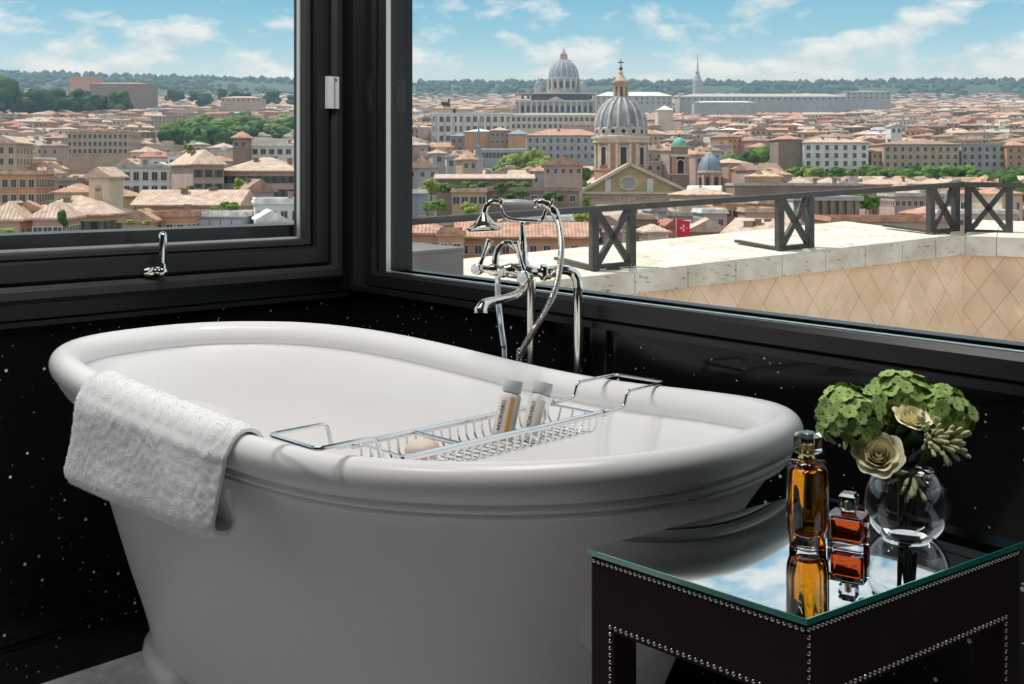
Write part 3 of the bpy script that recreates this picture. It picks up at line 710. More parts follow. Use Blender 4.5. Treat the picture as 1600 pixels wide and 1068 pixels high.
    m = MB(); m.lathe([(.0095, -.003), (.0110, -.001), (.0110, .003), (.0095, .006)], b, 20, axis=(b - a), cap0=True, cap1=True); m.build('grip_ring', C, hs, 50)
    m = MB(); m.tube(smooth_path([q(288, 90, .005), q(262, 86, .005), q(235, 86, .004), q(212, 102, .002), q(198, 132, 0), q(193, 160, 0)], 5), [.0060] * 10 + [.0066] * 16, 14); m.build('shower_neck', C, hs, 60)
    hc = q(193, 143, 0); axn = (q(197, 236, -.004) - hc); L = axn.length
    m = MB(); m.lathe([(.0062, 0), (.0080, L * .12), (.0135, L * .30), (.0190, L * .50), (.0255, L * .70), (.0335, L * .84), (.0355, L * .92), (.0355, L * 1.0), (.0345, L * 1.06), (.030, L * 1.09), (.0001, L * 1.10)], hc, 32, axis=axn); sh = m.build('shower_head', C, hs, 40)
    m = MB(); m.tube([hc + axn * .93 + Matrix.Rotation(2 * pi * i / 40, 3, axn.normalized()) @ (axn.orthogonal().normalized() * .036) for i in range(40)], .0022, 8, closed=True); m.build('shower_head_ring', C, sh, 180)
    # scrolled elbow
    m = MB(); m.tube(smooth_path([q(462, 100, .005), q(486, 92, .005), q(520, 96, .005), q(552, 116, .005), q(575, 146, .005), q(588, 176, .005)], 5), [.0085, .0095, .0115, .012, .010, .0085, .0095, .0105, .0095, .0085, .0082, .0090, .0100, .0100, .0090, .0082, .0078, .0085, .0095, .0100, .0102, .0102, .0095, .0088, .0088, .0088], 14); m.build('elbow', C, hs, 60)
    m = MB(); m.tube(smooth_path([q(545, 118, -.004), q(556, 96, -.004), q(566, 78, -.004), q(558, 70, -.004)], 4), .0028, 8); m.build('hook', C, hs, 60)
    # ribbed hoses
    def hose(pts, r, pitch, nm):
        path = smooth_path(pts, 16); out = [path[0]]; acc = 0; P = []
        # resample to the pitch
        d = [0]
        for i in range(1, len(path)): d.append(d[-1] + (path[i] - path[i - 1]).length)
        n = int(d[-1] / pitch); j = 0
        for k in range(n * 2 + 1):
            x = min(d[-1] * k / (2 * n), d[-1] - 1e-6)
            while d[j + 1] < x: j += 1
            P.append(path[j].lerp(path[j + 1], (x - d[j]) / (d[j + 1] - d[j])))
        m = MB(); m.tube(P, [r if k % 2 == 0 else r * .84 for k in range(len(P))], 12); m.build(nm, MAT['steel'] if nm == 'braided_hose' else C, t, 35)
    lo = q(384, 945, .05)
    hose([q(588, 172, .005), q(602, 240, .0), q(610, 330, -.005), q(603, 430, -.005), q(583, 540, 0), q(540, 650, .01), q(480, 750, .02), q(425, 840, .035), q(393, 910, .045), lo, Vector((lo.x, lo.y + .02, .45)), Vector((lo.x + .02, lo.y + .03, .2))], .0076, .0042, 'shower_hose')
    lo = q(306, 925, .062)
    hose([q(270, 480, -.01), q(266, 540, -.01), q(272, 640, 0), q(286, 760, .035), q(300, 860, .055), lo, Vector((lo.x + .02, lo.y + .03, .35)), Vector((lo.x + .04, lo.y + .05, .01))], .0066, .0030, 'braided_hose')
    # swan spout
    m = MB(); pth = smooth_path([q(408, 500, 0), q(404, 545, -.01), q(380, 578, -.03), q(335, 598, -.06), q(280, 612, -.09), q(230, 624, -.115), q(195, 640, -.135), q(178, 668, -.145), q(176, 686, -.147)], 5)
    n = len(pth); m.tube(pth, [interp(i / (n - 1), (0, .25, .55, .75, .9, 1), (.0092, .0088, .0085, .0115, .0145, .0150)) for i in range(n)], 18); m.build('spout', C, t, 60)
filler()

# ------------------------------------------------------------------ side table with mirror top
TS = .48 * .955
def tp(u, v): 
    d = TS * F / (v - HOR); return px(u, v, d)
TF, TL_, TRT = tp(1261, 967.5), tp(917, 857.3), tp(1600, 846.5)
TBK = TL_ + TRT - TF
def side_table():
    ZT = TF.z                                      # top of the glass
    e1 = TL_ - TF; e2 = TRT - TF; l1, l2 = e1.length, e2.length; d1, d2 = e1.normalized(), e2.normalized()
    t = thing('side_table', 'dark aubergine velvet side table with mirrored top and nickel nailheads', 'table', (TF.x, TF.y, 0))
    o0 = Vector((-TF.x, -TF.y, 0))
    def T(a, b, z): p = TF + d1 * a + d2 * b; return Vector((p.x, p.y, z)) + o0
    g = .0065
    def slab(a0, a1, b0, b1, z0, z1, mm, nm, par=t):
        m = MB(); m.hexa([T(a0, b0, z0), T(a1, b0, z0), T(a1, b1, z0), T(a0, b1, z0)], [T(a0, b0, z1), T(a1, b0, z1), T(a1, b1, z1), T(a0, b1, z1)]); return m.build(nm, mm, par)
    top = slab(0, l1, 0, l2, ZT - g, ZT, MAT['green_glass'], 'glass_edge'); 
    slab(.0012, l1 - .0012, .0012, l2 - .0012, ZT - .001, ZT + .0004, MAT['mirror'], 'mirror', top)
    i = .004; zt = ZT - g - .0005; lw_ = .036; ap = .086
    slab(i, l1 - i, i, l2 - i, zt - .012, zt, MAT['velvet'], 'top_board')
    for a in (i, l1 - i - lw_):
        for b in (i, l2 - i - lw_):
            slab(a, a + lw_, b, b + lw_, 0, zt - .012, MAT['velvet'], 'leg')
    for b in (i, l2 - i - .022): slab(i + lw_, l1 - i - lw_, b, b + .022, zt - ap, zt - .012, MAT['velvet'], 'apron')
    for a in (i, l1 - i - .022): slab(a, a + .022, i + lw_, l2 - i - lw_, zt - ap, zt - .012, MAT['velvet'], 'apron')
    for b in (i, l2 - i - .022): slab(i + lw_, l1 - i - lw_, b, b + .022, .04, .08, MAT['velvet'], 'stretcher')
    # nailheads on the two faces that show
    nm = MB(); nm.lathe([(.0029, 0), (.0027, .0010), (.0018, .0019), (.0001, .0023)], n=8); nme = nm.mesh('nailhead', MAT['nail'], 180)
    n1 = d2.cross(Vector((0, 0, 1))); n1 = -d2    # outward of the face along d1
    n1 = (-d2 + d1 * d1.dot(d2)).normalized(); n2 = (-d1 + d2 * d1.dot(d2)).normalized()
    def nail(a, b, z, nn):
        o = link('nailhead', nme, t, T(a, b, z)); o.rotation_euler = Vector((0, 0, 1)).rotation_difference(nn).to_euler()
    def line(a0, b0, z0, a1, b1, z1, nn, sp=.0072):
        L = sqrt((a1 - a0) ** 2 + (b1 - b0) ** 2 + (z1 - z0) ** 2); n = max(1, round(L / sp))
        for k in range(n + 1): nail(a0 + (a1 - a0) * k / n, b0 + (b1 - b0) * k / n, z0 + (z1 - z0) * k / n, nn)
    zn = zt - .006; w = i + lw_ - .006
    line(.008, i, zn, l1 - .008, i, zn, n1); line(i, .008, zn, i, l2 - .008, zn, n2)
    zi = zt - ap + .006; zb = zt - .165
    line(w, i, zi, l1 - w, i, zi, n1, .0085); line(i, w, zi, i, l2 - w, zi, n2, .0085)
    line(l1 - w, i, zi - .0085, l1 - w, i, zb, n1, .0085); line(w, i, zi - .0085, w, i, zb, n1, .0085)
    line(i, w, zi - .0085, i, w, zb, n2, .0085); line(i, l2 - w, zi - .0085, i, l2 - w, zb, n2, .0085)
    line(i, .008, zn - .0085, i, .008, zb, n2, .0085)
    return ZT + .0005
ZT = side_table()

def rsq(m, prof, n=28, e=5.0, rz=0.0, mi=0, ratio=1.0, cap0=True, cap1=True):
    """stack of rounded-square rings: prof (half width, z)"""
    rs = []
    for w, z in prof:
        r = []
        for j in range(n):
            a = 2 * pi * (j + .5) / n; x, y = sup(a, w, w * ratio, e)
            r.append(Vector((x * cos(rz) - y * sin(rz), x * sin(rz) + y * cos(rz), z)))
        rs.append(r)
    return m.rings(rs, True, cap0, cap1, mi)

def perfumes():
    def at(u, v):
        d = (EYE - ZT) * F / (v - HOR); return px(u, v, d), d / F
    p, s = at(1262, 852)
    t = thing('perfume_bottle', 'tall amber perfume bottle with faceted clear stopper on mirrored table', 'bottle', (p.x, p.y, ZT + .0003))
    m = MB(); w = 28 * s; H = 134 * s
    rsq(m, [(w * .82, 0), (w * .86, .001), (w * .86, .012), (w * .97, .022), (w, .034), (w, H - .010), (w * .95, H - .004), (w * .80, H), ], e=3.6, rz=.6); m.build('glass_body', MAT['clear'], t, 50)
    m = MB(); rsq(m, [(w * .50, .0145), (w * .66, .016), (w * .76, .024), (w * .80, .034), (w * .80, H - .012), (w * .6, H - .008)], e=3.2, rz=.6); m.build('perfume', MAT['amber'], t, 50)
    m = MB(); m.lathe([(w * .50, H), (w * .52, H + .003), (w * .42, H + .007)], n=20, cap0=True, cap1=True); m.build('collar', MAT['gold'], t, 40)
    m = MB(); h0 = H + .0075; c = w * .56; rsq(m, [(c * .86, h0), (c, h0 + .003), (c, h0 + .021), (c * .80, h0 + .0265)], n=8, e=40, rz=.55); m.build('stopper', MAT['clear'], t, 20)
    m = MB(); m.lathe([(c * .4, h0 + .002), (c * .42, h0 + .012), (.0001, h0 + .014)], n=14, cap0=True); m.build('stopper_core', MAT['gold'], t, 40)
    p, s = at(1326, 852)
    t = thing('perfume_bottle', 'small square red-amber perfume bottle standing beside the tall one', 'bottle', (p.x, p.y, ZT + .0003))
    rz = atan2((TL_ - TF).y, (TL_ - TF).x) + .25
    m = MB(); w = .0225; H = .040
    rsq(m, [(w * .97, 0), (w, .001), (w, H - .0015), (w * .96, H)], n=16, e=14, rz=rz, ratio=.78); m.build('glass_body', MAT['clear'], t, 25)
    m = MB(); rsq(m, [(w * .80, .0085), (w * .83, .010), (w * .83, H - .007), (w * .78, H - .005)], n=16, e=12, rz=rz, ratio=.74); m.build('perfume', MAT['red_amber'], t, 25)
    m = MB(); rsq(m, [(.0075, H), (.008, H + .001), (.008, H + .0035), (.0070, H + .0040)], n=16, e=10, rz=rz); m.build('collar', MAT['gold'], t, 30)
    m = MB(); rsq(m, [(.0085, H + .0045), (.0100, H + .007), (.0100, H + .022), (.0080, H + .0255)], n=8, e=40, rz=rz); m.build('stopper', MAT['clear'], t, 20)
    m = MB(); m.lathe([(.0045, H + .0055), (.0045, H + .015), (.0001, H + .017)], n=12, cap0=True); m.build('stopper_core', MAT['steel'], t, 40)
perfumes()

# ------------------------------------------------------------------ vase of flowers
def petal_mesh(name, w, h, cup, curl, mt, nx=6, ny=6):
    """petal grows along +z from the origin, inner face towards -y"""
    m = MB(); rows = []
    for j in range(ny + 1):
        v = j / ny; wid = w * (sin(pi * min(1, .16 + v * .70)) ** .7) * (1 if v < .8 else 1 - (v - .8) * 1.6)
        row = []
        for i in range(nx + 1):
            u = i / nx * 2 - 1
            y = -cup * (1 - (1 - u * u)) * 1.0 * (-1) * -1 + cup * .9 * sin(pi * v * .6) + (curl * max(0, v - .72) * 3.2)
            row.append(Vector((u * wid, y, h * v - .10 * h * u * u * v)))
        rows.append(row)
    m.rings(rows, closed=False); return m.mesh(name, mt, 180)
def floret_mesh(mt):
    m = MB()
    for k in range(4):
        a = pi / 2 * k + .2; c = Vector((cos(a), sin(a), 0)); s = Vector((-sin(a), cos(a), 0)); R = .0092
        prof = [(.08, .10, 0), (.42, .50, .10), (.78, .58, .17), (1.0, .28, .10)]
        rows = [[c * R * r - s * R * w + Vector((0, 0, R * (z + .05))), c * R * r + Vector((0, 0, R * z)), c * R * r + s * R * w + Vector((0, 0, R * (z + .05)))] for r, w, z in prof]
        m.rings(rows, closed=False)
    m.lathe([(.0014, .0004), (.0010, .0020), (.0001, .0024)], n=6)
    return m.mesh('floret', mt, 180)
def flowers():
    d = (EYE - ZT) * F / (838 - HOR); base = px(1417, 838, d); base.z = ZT; s = d / F
    R = 65 * s; zc = R * .80
    v = thing('glass_vase', 'round clear glass globe vase standing on the mirrored table', 'vase', (base.x, base.y, ZT + .0003))
    prof_o = []; a0 = -radians(54); a1 = radians(52)
    for k in range(25):
        a = a0 + (a1 - a0) * k / 24; prof_o.append((R * cos(a), zc + R * sin(a)))
    zb = prof_o[0][1]; prof_o = [(r, z - zb) for r, z in prof_o]
    zc2 = zc - zb
    r1, z1 = prof_o[-1]
    prof = [(.0001, 0)] + prof_o + [(r1 + .0008, z1 + .002), (r1 - .001, z1 + .003), (r1 - .0022, z1 + .001)]
    Ri = R - .0022
    for k in range(24, -1, -1):
        a = radians(-62) + (a1 - radians(-62)) * k / 24; prof.append((Ri * cos(a), zc2 + Ri * sin(a)))
    prof.append((.0001, prof[-1][1] - .001))
    m = MB(); m.lathe(prof, n=48); m.build('glass_globe', MAT['clear'], v, 60)
    neck = Vector((base.x, base.y, ZT + z1)); foot = Vector((base.x, base.y, ZT + .012))
    rng = random.Random(11)
    def stem(par, start, rr=.0026):
        e = foot + Vector((rng.uniform(-.012, .012), rng.uniform(-.010, .010), rng.uniform(.0, .012)))
        nk = neck + Vector((rng.uniform(-.010, .010), rng.uniform(-.010, .010), 0))
        m = MB(); m.tube(smooth_path([start, start.lerp(nk, .5) - Vector((0, 0, .008)), nk, e], 5), rr, 7); o = m.build('stem', MAT['stem'], par, 180)
        o.matrix_parent_inverse = par.matrix_world.inverted() if False else Matrix.Translation(-par.location)
    fl = floret_mesh(MAT['hydr'])
    heads = [((1330, 655), 0.000, .041, 'green hydrangea bloom beside the tall perfume bottle, lowest of the three'), ((1408, 632), .030, .042, 'green hydrangea bloom at the top of the bouquet behind the roses'), ((1470, 648), .012, .036, 'green hydrangea bloom with shadowed side facing the black wall'),
             ((1368, 690), .022, .034, 'green hydrangea bloom low over the vase behind the larger rose')]
    for (u, vv), dd, r, lab in heads:
        c = px(u, vv, d + dd); h = thing('hydrangea', lab, 'flower', c, 0, 'flowers in the glass vase')
        core = MB(); core.lathe([(.0001, -r * .55), (r * .5, -r * .4), (r * .66, 0), (r * .5, r * .45), (.0001, r * .62)], n=14); core.build('flower_core', MAT['leaf'], h, 180)
        n = 74
        for k in range(n):
            z = 1 - 1.55 * (k + .5) / n; ph = k * 2.39996; q = sqrt(max(0, 1 - z * z))
            nn = Vector((q * cos(ph), q * sin(ph), z)); rr = r * rng.uniform(.88, 1.08)
            o = link('floret', fl, h, nn * rr); o.rotation_euler = (Vector((0, 0, 1)).rotation_difference((nn + Vector((rng.uniform(-.35, .35), rng.uniform(-.35, .35), rng.uniform(-.35, .35)))).normalized()) @ Matrix.Rotation(rng.uniform(0, 6), 3, 'Z').to_quaternion()).to_euler()
            sc = rng.uniform(.85, 1.22); o.scale = (sc, sc, sc)
        stem(h, c - Vector((0, 0, r * .5)))
    def rose_petal(R, H, A, lip, open_):
        """a cupped petal: patch of a bowl of radius R, height H, spanning 2A radians, lip rolled outwards"""
        m = MB(); rows = []; nv, nu = 8, 10
        for j in range(nv + 1):
            v = j / nv; row = []
            for i in range(nu + 1):
                u = i / nu * 2 - 1
                vv = v * (1 - .22 * abs(u) ** 2.4)                       # rounded top corners
                r = R * (.30 + .70 * sin(min(1, vv * 1.25) * pi / 2) ** .9) + open_ * vv * vv + lip * max(0, vv - .78) ** 1.3 * 6
                z = H * vv - lip * max(0, vv - .86) * 3.2
                a = u * A * (.45 + .55 * min(1, vv * 1.9)); r *= 1 + .05 * sin(u * 5 + R * 900)
                row.append(Vector((r * sin(a), r * cos(a), z)))
            rows.append(row)
        m.rings(rows, closed=False); return m.mesh('rose_petal', MAT['rose'], 180)
    spec = [(3, .0042, .0215, 1.5, .000, -.0010), (3, .0068, .0220, 1.25, .0006, -.0006), (4, .0094, .0222, 1.05, .0012, .0000), (5, .0122, .0218, .95, .0022, .0010), (5, .0150, .0208, .90, .0036, .0026), (6, .0176, .0192, .82, .0056, .0052)]
    pm = [rose_petal(*q[1:4], q[4], q[5]) for q in spec]
    roses = [((1373, 712), -.040, (-.30, -.80, .60), 1.12, 'large cream rose facing the room, nearest bloom in the vase'), ((1425, 652), -.022, (.10, -.50, .95), .92, 'smaller cream rose standing upright higher in the bouquet')]
    for (u, vv), dd, face, sc, lab in roses:
        c = px(u, vv, d + dd); h = thing('rose', lab, 'flower', c, 0, 'flowers in the glass vase')
        q = Vector((0, 0, 1)).rotation_difference(Vector(face).normalized())
        for ring, (n, Rr, H, A, lip, op) in enumerate(spec):
            for i in range(n):
                a = 2 * pi * i / n + ring * .8 + rng.uniform(-.12, .12)
                R1 = Matrix.Rotation(a, 4, 'Z') @ Matrix.Translation((0, 0, -.010 - .0007 * ring + rng.uniform(-.0006, .0006))) @ Matrix.Rotation(rng.uniform(-.05, .03), 4, 'X') @ Matrix.Scale(sc * rng.uniform(.96, 1.05), 4)
                o = link('petal', pm[ring], h); o.matrix_local = q.to_matrix().to_4x4() @ R1
        m = MB(); m.lathe([(.0001, -.016), (.006, -.014), (.010, -.007), (.006, -.003), (.0001, -.002)], n=10); o = m.build('rose_base', MAT['stem'], h, 180); o.rotation_euler = q.to_euler()
        stem(h, c - Vector(face).normalized() * .012, .0032)
    # sprays of waxy buds
    bm = MB(); bm.lathe([(.0001, 0), (.0012, .001), (.0020, .005), (.0033, .011), (.0036, .016), (.0024, .0205), (.0001, .022)], n=8); bme = bm.mesh('bud', MAT['bud'], 180)
    sprays = [((1470, 690), -.020, 30, (.55, -.5, .2), 'spray of waxy cream buds spilling over the vase towards the black wall'), ((1448, 684), -.034, 24, (.25, -.8, .3), 'spray of waxy cream buds between the smaller rose and the vase mouth'), ((1425, 738), -.036, 12, (.0, -.7, -.7), 'pale drooping buds hanging over the rim of the globe vase')]
    for (u, vv), dd, n, fc, lab in sprays:
        c = px(u, vv, d + dd); h = thing('bud_spray', lab, 'flower', c, 0, 'flowers in the glass vase')
        m = MB(); m.lathe([(.0001, -.006), (.004, -.003), (.005, .001), (.0001, .005)], n=8); m.build('bud_cluster', MAT['leaf'], h, 180)
        for k in range(n):
            nn = (Vector(fc) + Vector((rng.uniform(-.9, .9), rng.uniform(-.6, .6), rng.uniform(-.8, .8)))).normalized()
            o = link('bud', bme, h, nn * rng.uniform(.004, .024)); o.rotation_euler = Vector((0, 0, 1)).rotation_difference(nn).to_euler(); z = rng.uniform(.62, 1.0); o.scale = (z, z, z)
        stem(h, c)
    lm = petal_mesh('leaf', .013, .036, .004, .006, MAT['leaf'])
    lv = thing('leaf_sprig', 'dark green leaves tucked between the blooms over the vase mouth', 'leaf', neck + Vector((0, 0, .012)), 0, 'flowers in the glass vase')
    for k in range(14):
        a = 2 * pi * k / 14 + rng.uniform(-.2, .2); o = link('leaf', lm, lv, (cos(a) * .012, sin(a) * .012, rng.uniform(-.004, .03)))
        nn = Vector((cos(a), sin(a), rng.uniform(-.1, .9))).normalized(); o.rotation_euler = Vector((0, 0, 1)).rotation_difference(nn).to_euler()
    stem(lv, lv.location.copy())
flowers()

#PART3
# ------------------------------------------------------------------ terrace ledge and railing
def dpt(u, off=0.0):
    """depth along the parapet line seen at column u; off: metres further back from the rail line"""
    k = (u - 800) / F; x0, y0, dx, dy = .859, 9.7, 3.654, 2.0
    L = math.hypot(dx, dy); x0 -= off * dy / L; y0 += off * dx / L
    t = (k * y0 - x0) / (dx - k * dy); return y0 + dy * t
def lin(u, a, b): return a[1] + (b[1] - a[1]) * (u - a[0]) / (b[0] - a[0])
FT = lambda u: lin(u, (915, 435.0), (1508, 368.5))        # front top edge of the coping
FB = lambda u: lin(u, (915, 467.8), (1508, 397.5))        # front lower edge
BT = lambda u: lin(u, (993, 377.5), (1447, 333.0))        # back edge of the coping
RT = lambda u: lin(u, (649, 340.0), (1500, 284.0))        # top of the handrail
OF = -.30; OB = 1.35
def cpf(u, v, off): return px(u, v, dpt(u, off))
def terrace():
    t = thing('terrace_wall', 'peach tiled parapet wall of the terrace capped with travertine coping', 'wall'); t['kind'] = 'structure'
    us = [706, 800, 905, 992, 1075, 1150, 1222, 1290, 1352, 1410, 1462, 1508]
    G = .10
    for i in range(len(us) - 1):
        a, b = us[i] + .5, us[i + 1] - .5
        fa, fb = cpf(a, FT(a), OF), cpf(b, FT(b), OF)
        def back(p):                       # straight back from the front edge to the back edge line
            # find u with the back depth whose plan point is opposite p
            best = None
            for k in range(900):
                u = 300 + k * 1.6; q = cpf(u, BT(u), OB); d = (q - p); d.z = 0
                e = abs(d.dot(Vector((3.654, 2.0, 0)).normalized()))
                if best is None or e < best[0]: best = (e, q)
            return best[1]
        ba, bb = back(fa), back(fb)
        th = Vector((0, 0, (FB(a) - FT(a)) / F * fa.y)); th2 = Vector((0, 0, (FB(b) - FT(b)) / F * fb.y))
        m = MB(); m.hexa([fa - th, fb - th2, bb - th2, ba - th], [fa, fb, bb, ba]); m.build('coping_stone', MAT['travertine'], t)
    # right-hand return of the parapet
    c = cpf(1508, 368.5, OF); us2 = [1508, 1557, 1612, 1680, 1770]
    r0 = c.y; dd = lambda u: r0 - (u - 1508) / 92 * .28
    for i in range(len(us2) - 1):
        a, b = us2[i] + .5, us2[i + 1] - .5
        fa, fb = px(a, lin(a, (1508, 368.5), (1600, 371.5)), dd(a)), px(b, lin(b, (1508, 368.5), (1600, 371.5)), dd(b))
        n = Vector((.28, .60, 0)).normalized() * 1.5; ra = Vector((0, 0, 1.5 * .075))
        th = Vector((0, 0, 30 / F * fa.y))
        m = MB(); m.hexa([fa - th, fb - th, fb + n + ra - th, fa + n + ra - th], [fa, fb, fb + n + ra, fa + n + ra]); m.build('coping_stone', MAT['travertine'], t)
    # wall bodies behind the tiles
    def face(p, q, zp, zq, back, nm):
        m = MB(); B = Vector(back); m.hexa([Vector((p.x, p.y, -2.2)), Vector((q.x, q.y, -2.2)), Vector((q.x, q.y, -2.2)) + B, Vector((p.x, p.y, -2.2)) + B], [Vector((p.x, p.y, zp)), Vector((q.x, q.y, zq)), Vector((q.x, q.y, zq)) + B, Vector((p.x, p.y, zp)) + B]); m.build(nm, MAT['grout'], t)
    A0, A1 = cpf(706, FB(706), OF + .03), cpf(1508, FB(1508), OF + .03)
    dirA = (A1 - A0); dirA.z = 0; LA = dirA.length; dirA.normalize(); nA = Vector((-dirA.y, dirA.x, 0)); 
    if nA.y < 0: nA = -nA
    face(A0 + nA * .03, A1 + nA * .03, A0.z - .002, A1.z - .002, nA * .5, 'wall_core')
    C0 = px(1503, 397.5, dd(1503) + .03); C1 = px(1770, lin(1770, (1508, 397.5), (1600, 402)), dd(1770) + .03)
    dirC = C1 - C0; dirC.z = 0; LC = dirC.length; dirC.normalize(); nC = Vector((-dirC.y, dirC.x, 0)); nC = nC if nC.y > 0 else -nC
    face(C0 + nC * .03, C1 + nC * .03, C0.z - .002, C1.z - .002, nC * .5, 'wall_core')
    # diamond tiles, each its own piece, clipped where they meet the coping
    rng = random.Random(5)
    def tiles(O, d, n, L, ztop, zlow, hw, hh, umin):
        nx = int(L / hw) + 2; nz = int(2.0 / hh) + 2; g = .0025
        for i in range(nx):
            for j in range(nz):
                if (i + j) % 2: continue
                cx, cz = i * hw, zlow + j * hh
                poly = [(cx - hw + g, cz), (cx, cz - hh + g), (cx + hw - g, cz), (cx, cz + hh - g)]
                # clip: x within the wall, below the coping line, above the low line
                def clip(poly, f):
                    out = []
                    for k in range(len(poly)):
                        a, b = poly[k], poly[(k + 1) % len(poly)]; fa, fb = f(a), f(b)
                        if fa >= 0: out.append(a)
                        if (fa >= 0) != (fb >= 0):
                            s = fa / (fa - fb); out.append((a[0] + (b[0] - a[0]) * s, a[1] + (b[1] - a[1]) * s))
                    return out
                for f in (lambda p: p[0] - .002, lambda p: L - .01 - p[0], lambda p: ztop(p[0] / L) - .004 - p[1]):
                    poly = clip(poly, f)
                    if len(poly) < 3: break
                if len(poly) < 3: continue
                P = [O + d * x + Vector((0, 0, z - O.z)) for x, z in poly]
                u0, v0 = proj(sum(P, Vector()) / len(P))
                if u0 < umin or u0 > 1690 or v0 > 575: continue
                pr = rng.uniform(.004, .008); m = MB(); nn = len(P)
                front = [p + n * (.026 - pr) for p in P]; bk = [p + n * .034 for p in P]
                m.rings([bk, front], True, False, True)
                m.build('diamond_tile', MAT[rng.choice(('tile_a', 'tile_a', 'tile_b', 'tile_c'))], t)
    tiles(A0, dirA, nA, LA, lambda s: A0.z + (A1.z - A0.z) * s, -1.6, .15, .205, 880)
    tiles(C0, dirC, nC, LC, lambda s: C0.z + (C1.z - C0.z) * s, -1.6, .15, .205, 1480)
    m = MB(); m.hexa([Vector((-6, 3.9, -2.3)), Vector((14, 3.0, -2.3)), Vector((14, 14, -2.3)), Vector((-6, 12.5, -2.3))], [Vector((-6, 3.9, -2.2)), Vector((14, 3.0, -2.2)), Vector((14, 14, -2.2)), Vector((-6, 12.5, -2.2))])
    struct(m.build('terrace_floor', MAT['terrace']))
    # iron railing
    I = MAT['iron']
    def rail(name, lab, pts_u, topf, depth, panels, ext):
        r = thing(name, lab, 'railing', (0, 0, 0), 0, 'iron railings on the terrace ledge')
        a, b = pts_u
        pa, pb = px(a, topf(a), depth(a)), px(b, topf(b), depth(b))
        m = MB(); dz = Vector((0, 0, .027)); m.bar(pa - dz, pb - dz, .085, .052); m.build('handrail', I, r)
        for (u0, u1, vb0, vb1) in panels:
            q0 = px(u0, topf(u0), depth(u0)) - Vector((0, 0, .05)); q1 = px(u1, topf(u1), depth(u1)) - Vector((0, 0, .05))
            f0 = px(u0, vb0, depth(u0)); f1 = px(u1, vb1, depth(u1))
            dr = (q1 - q0); dr.z = 0; dr.normalize(); w = .075
            for q, f_ in ((q0, f0), (q1, f1)):
                m = MB(); m.bar(f_, q, w * .9, w * .8, up=dr.cross(Vector((0, 0, 1)))); m.build('post', I, r)
            m = MB(); m.bar(f0 + Vector((0, 0, .02)), f1 + Vector((0, 0, .02)), w * .7, .04); m.build('bottom_bar', I, r)
            e = dr * (w * .4)
            m = MB(); m.bar(f0 + e + Vector((0, 0, .045)), q1 - e, .05, .045, up=dr.cross(Vector((0, 0, 1)))); m.build('brace', I, r)
            m = MB(); m.bar(f1 - e + Vector((0, 0, .045)), q0 + e, .05, .045, up=dr.cross(Vector((0, 0, 1)))); m.build('brace', I, r)
            bk = dr.cross(Vector((0, 0, 1))); bk = bk if bk.y > 0 else -bk
            m = MB(); m.bar(f0 + Vector((0, 0, .012)) - bk * .05, f0 + bk * .62 + Vector((0, 0, .058)), .06, .025); m.build('foot', I, r)
            mid = (f0 + f1) / 2; m = MB(); m.box((mid.x, mid.y, mid.z - .012), (.11, .10, .05)); m.build('foot_block', I, r)
    R2 = lambda u: lin(u, (1500, 284.0), (1600, 285.2))
    d2 = lambda u: dpt(1500) - (u - 1500) / 92 * .28
    rail('terrace_railing', 'long iron railing with crossed panels rising along the travertine ledge', (560, 1503), RT, lambda u: dpt(u), ((928, 986, 421, 415), (1218, 1265, 391, 386), (1454, 1493, 364, 361)), 0)
    rail('terrace_railing', 'short iron railing panel beyond the corner of the ledge', (1499, 1740), R2, d2, ((1513, 1577, 364, 366), (1690, 1735, 366, 367)), 0)
    # grey metal cover standing on the ledge next to the window post
    a = px(596, 390, 7.6); b = px(724, 387, 8.35)
    dr = (b - a); dr.z = 0; L = dr.length; dr.normalize(); n = Vector((-dr.y, dr.x, 0)); top = b.z
    g = thing('metal_cover', 'dark grey metal box cover standing at the end of the ledge', 'box', (b.x, b.y, top - .9))
    def tri(x, y, z): return -dr * x + n * y + Vector((0, 0, z))
    m = MB(); m.hexa([tri(0, 0, 0), tri(L, 0, 0), tri(L, .45, 0), tri(0, .45, 0)], [tri(0, 0, .885), tri(L, 0, .885), tri(L, .45, .885), tri(0, .45, .885)]); m.build('cover_body', MAT['boxmetal'], g)
    m = MB(); m.hexa([tri(-.01, -.01, .885), tri(L, -.01, .885), tri(L, .46, .885), tri(-.01, .46, .885)], [tri(-.01, -.01, .905), tri(L, -.01, .905), tri(L, .46, .925), tri(-.01, .46, .925)]); m.build('cover_lid', MAT['boxmetal'], g)
terrace()

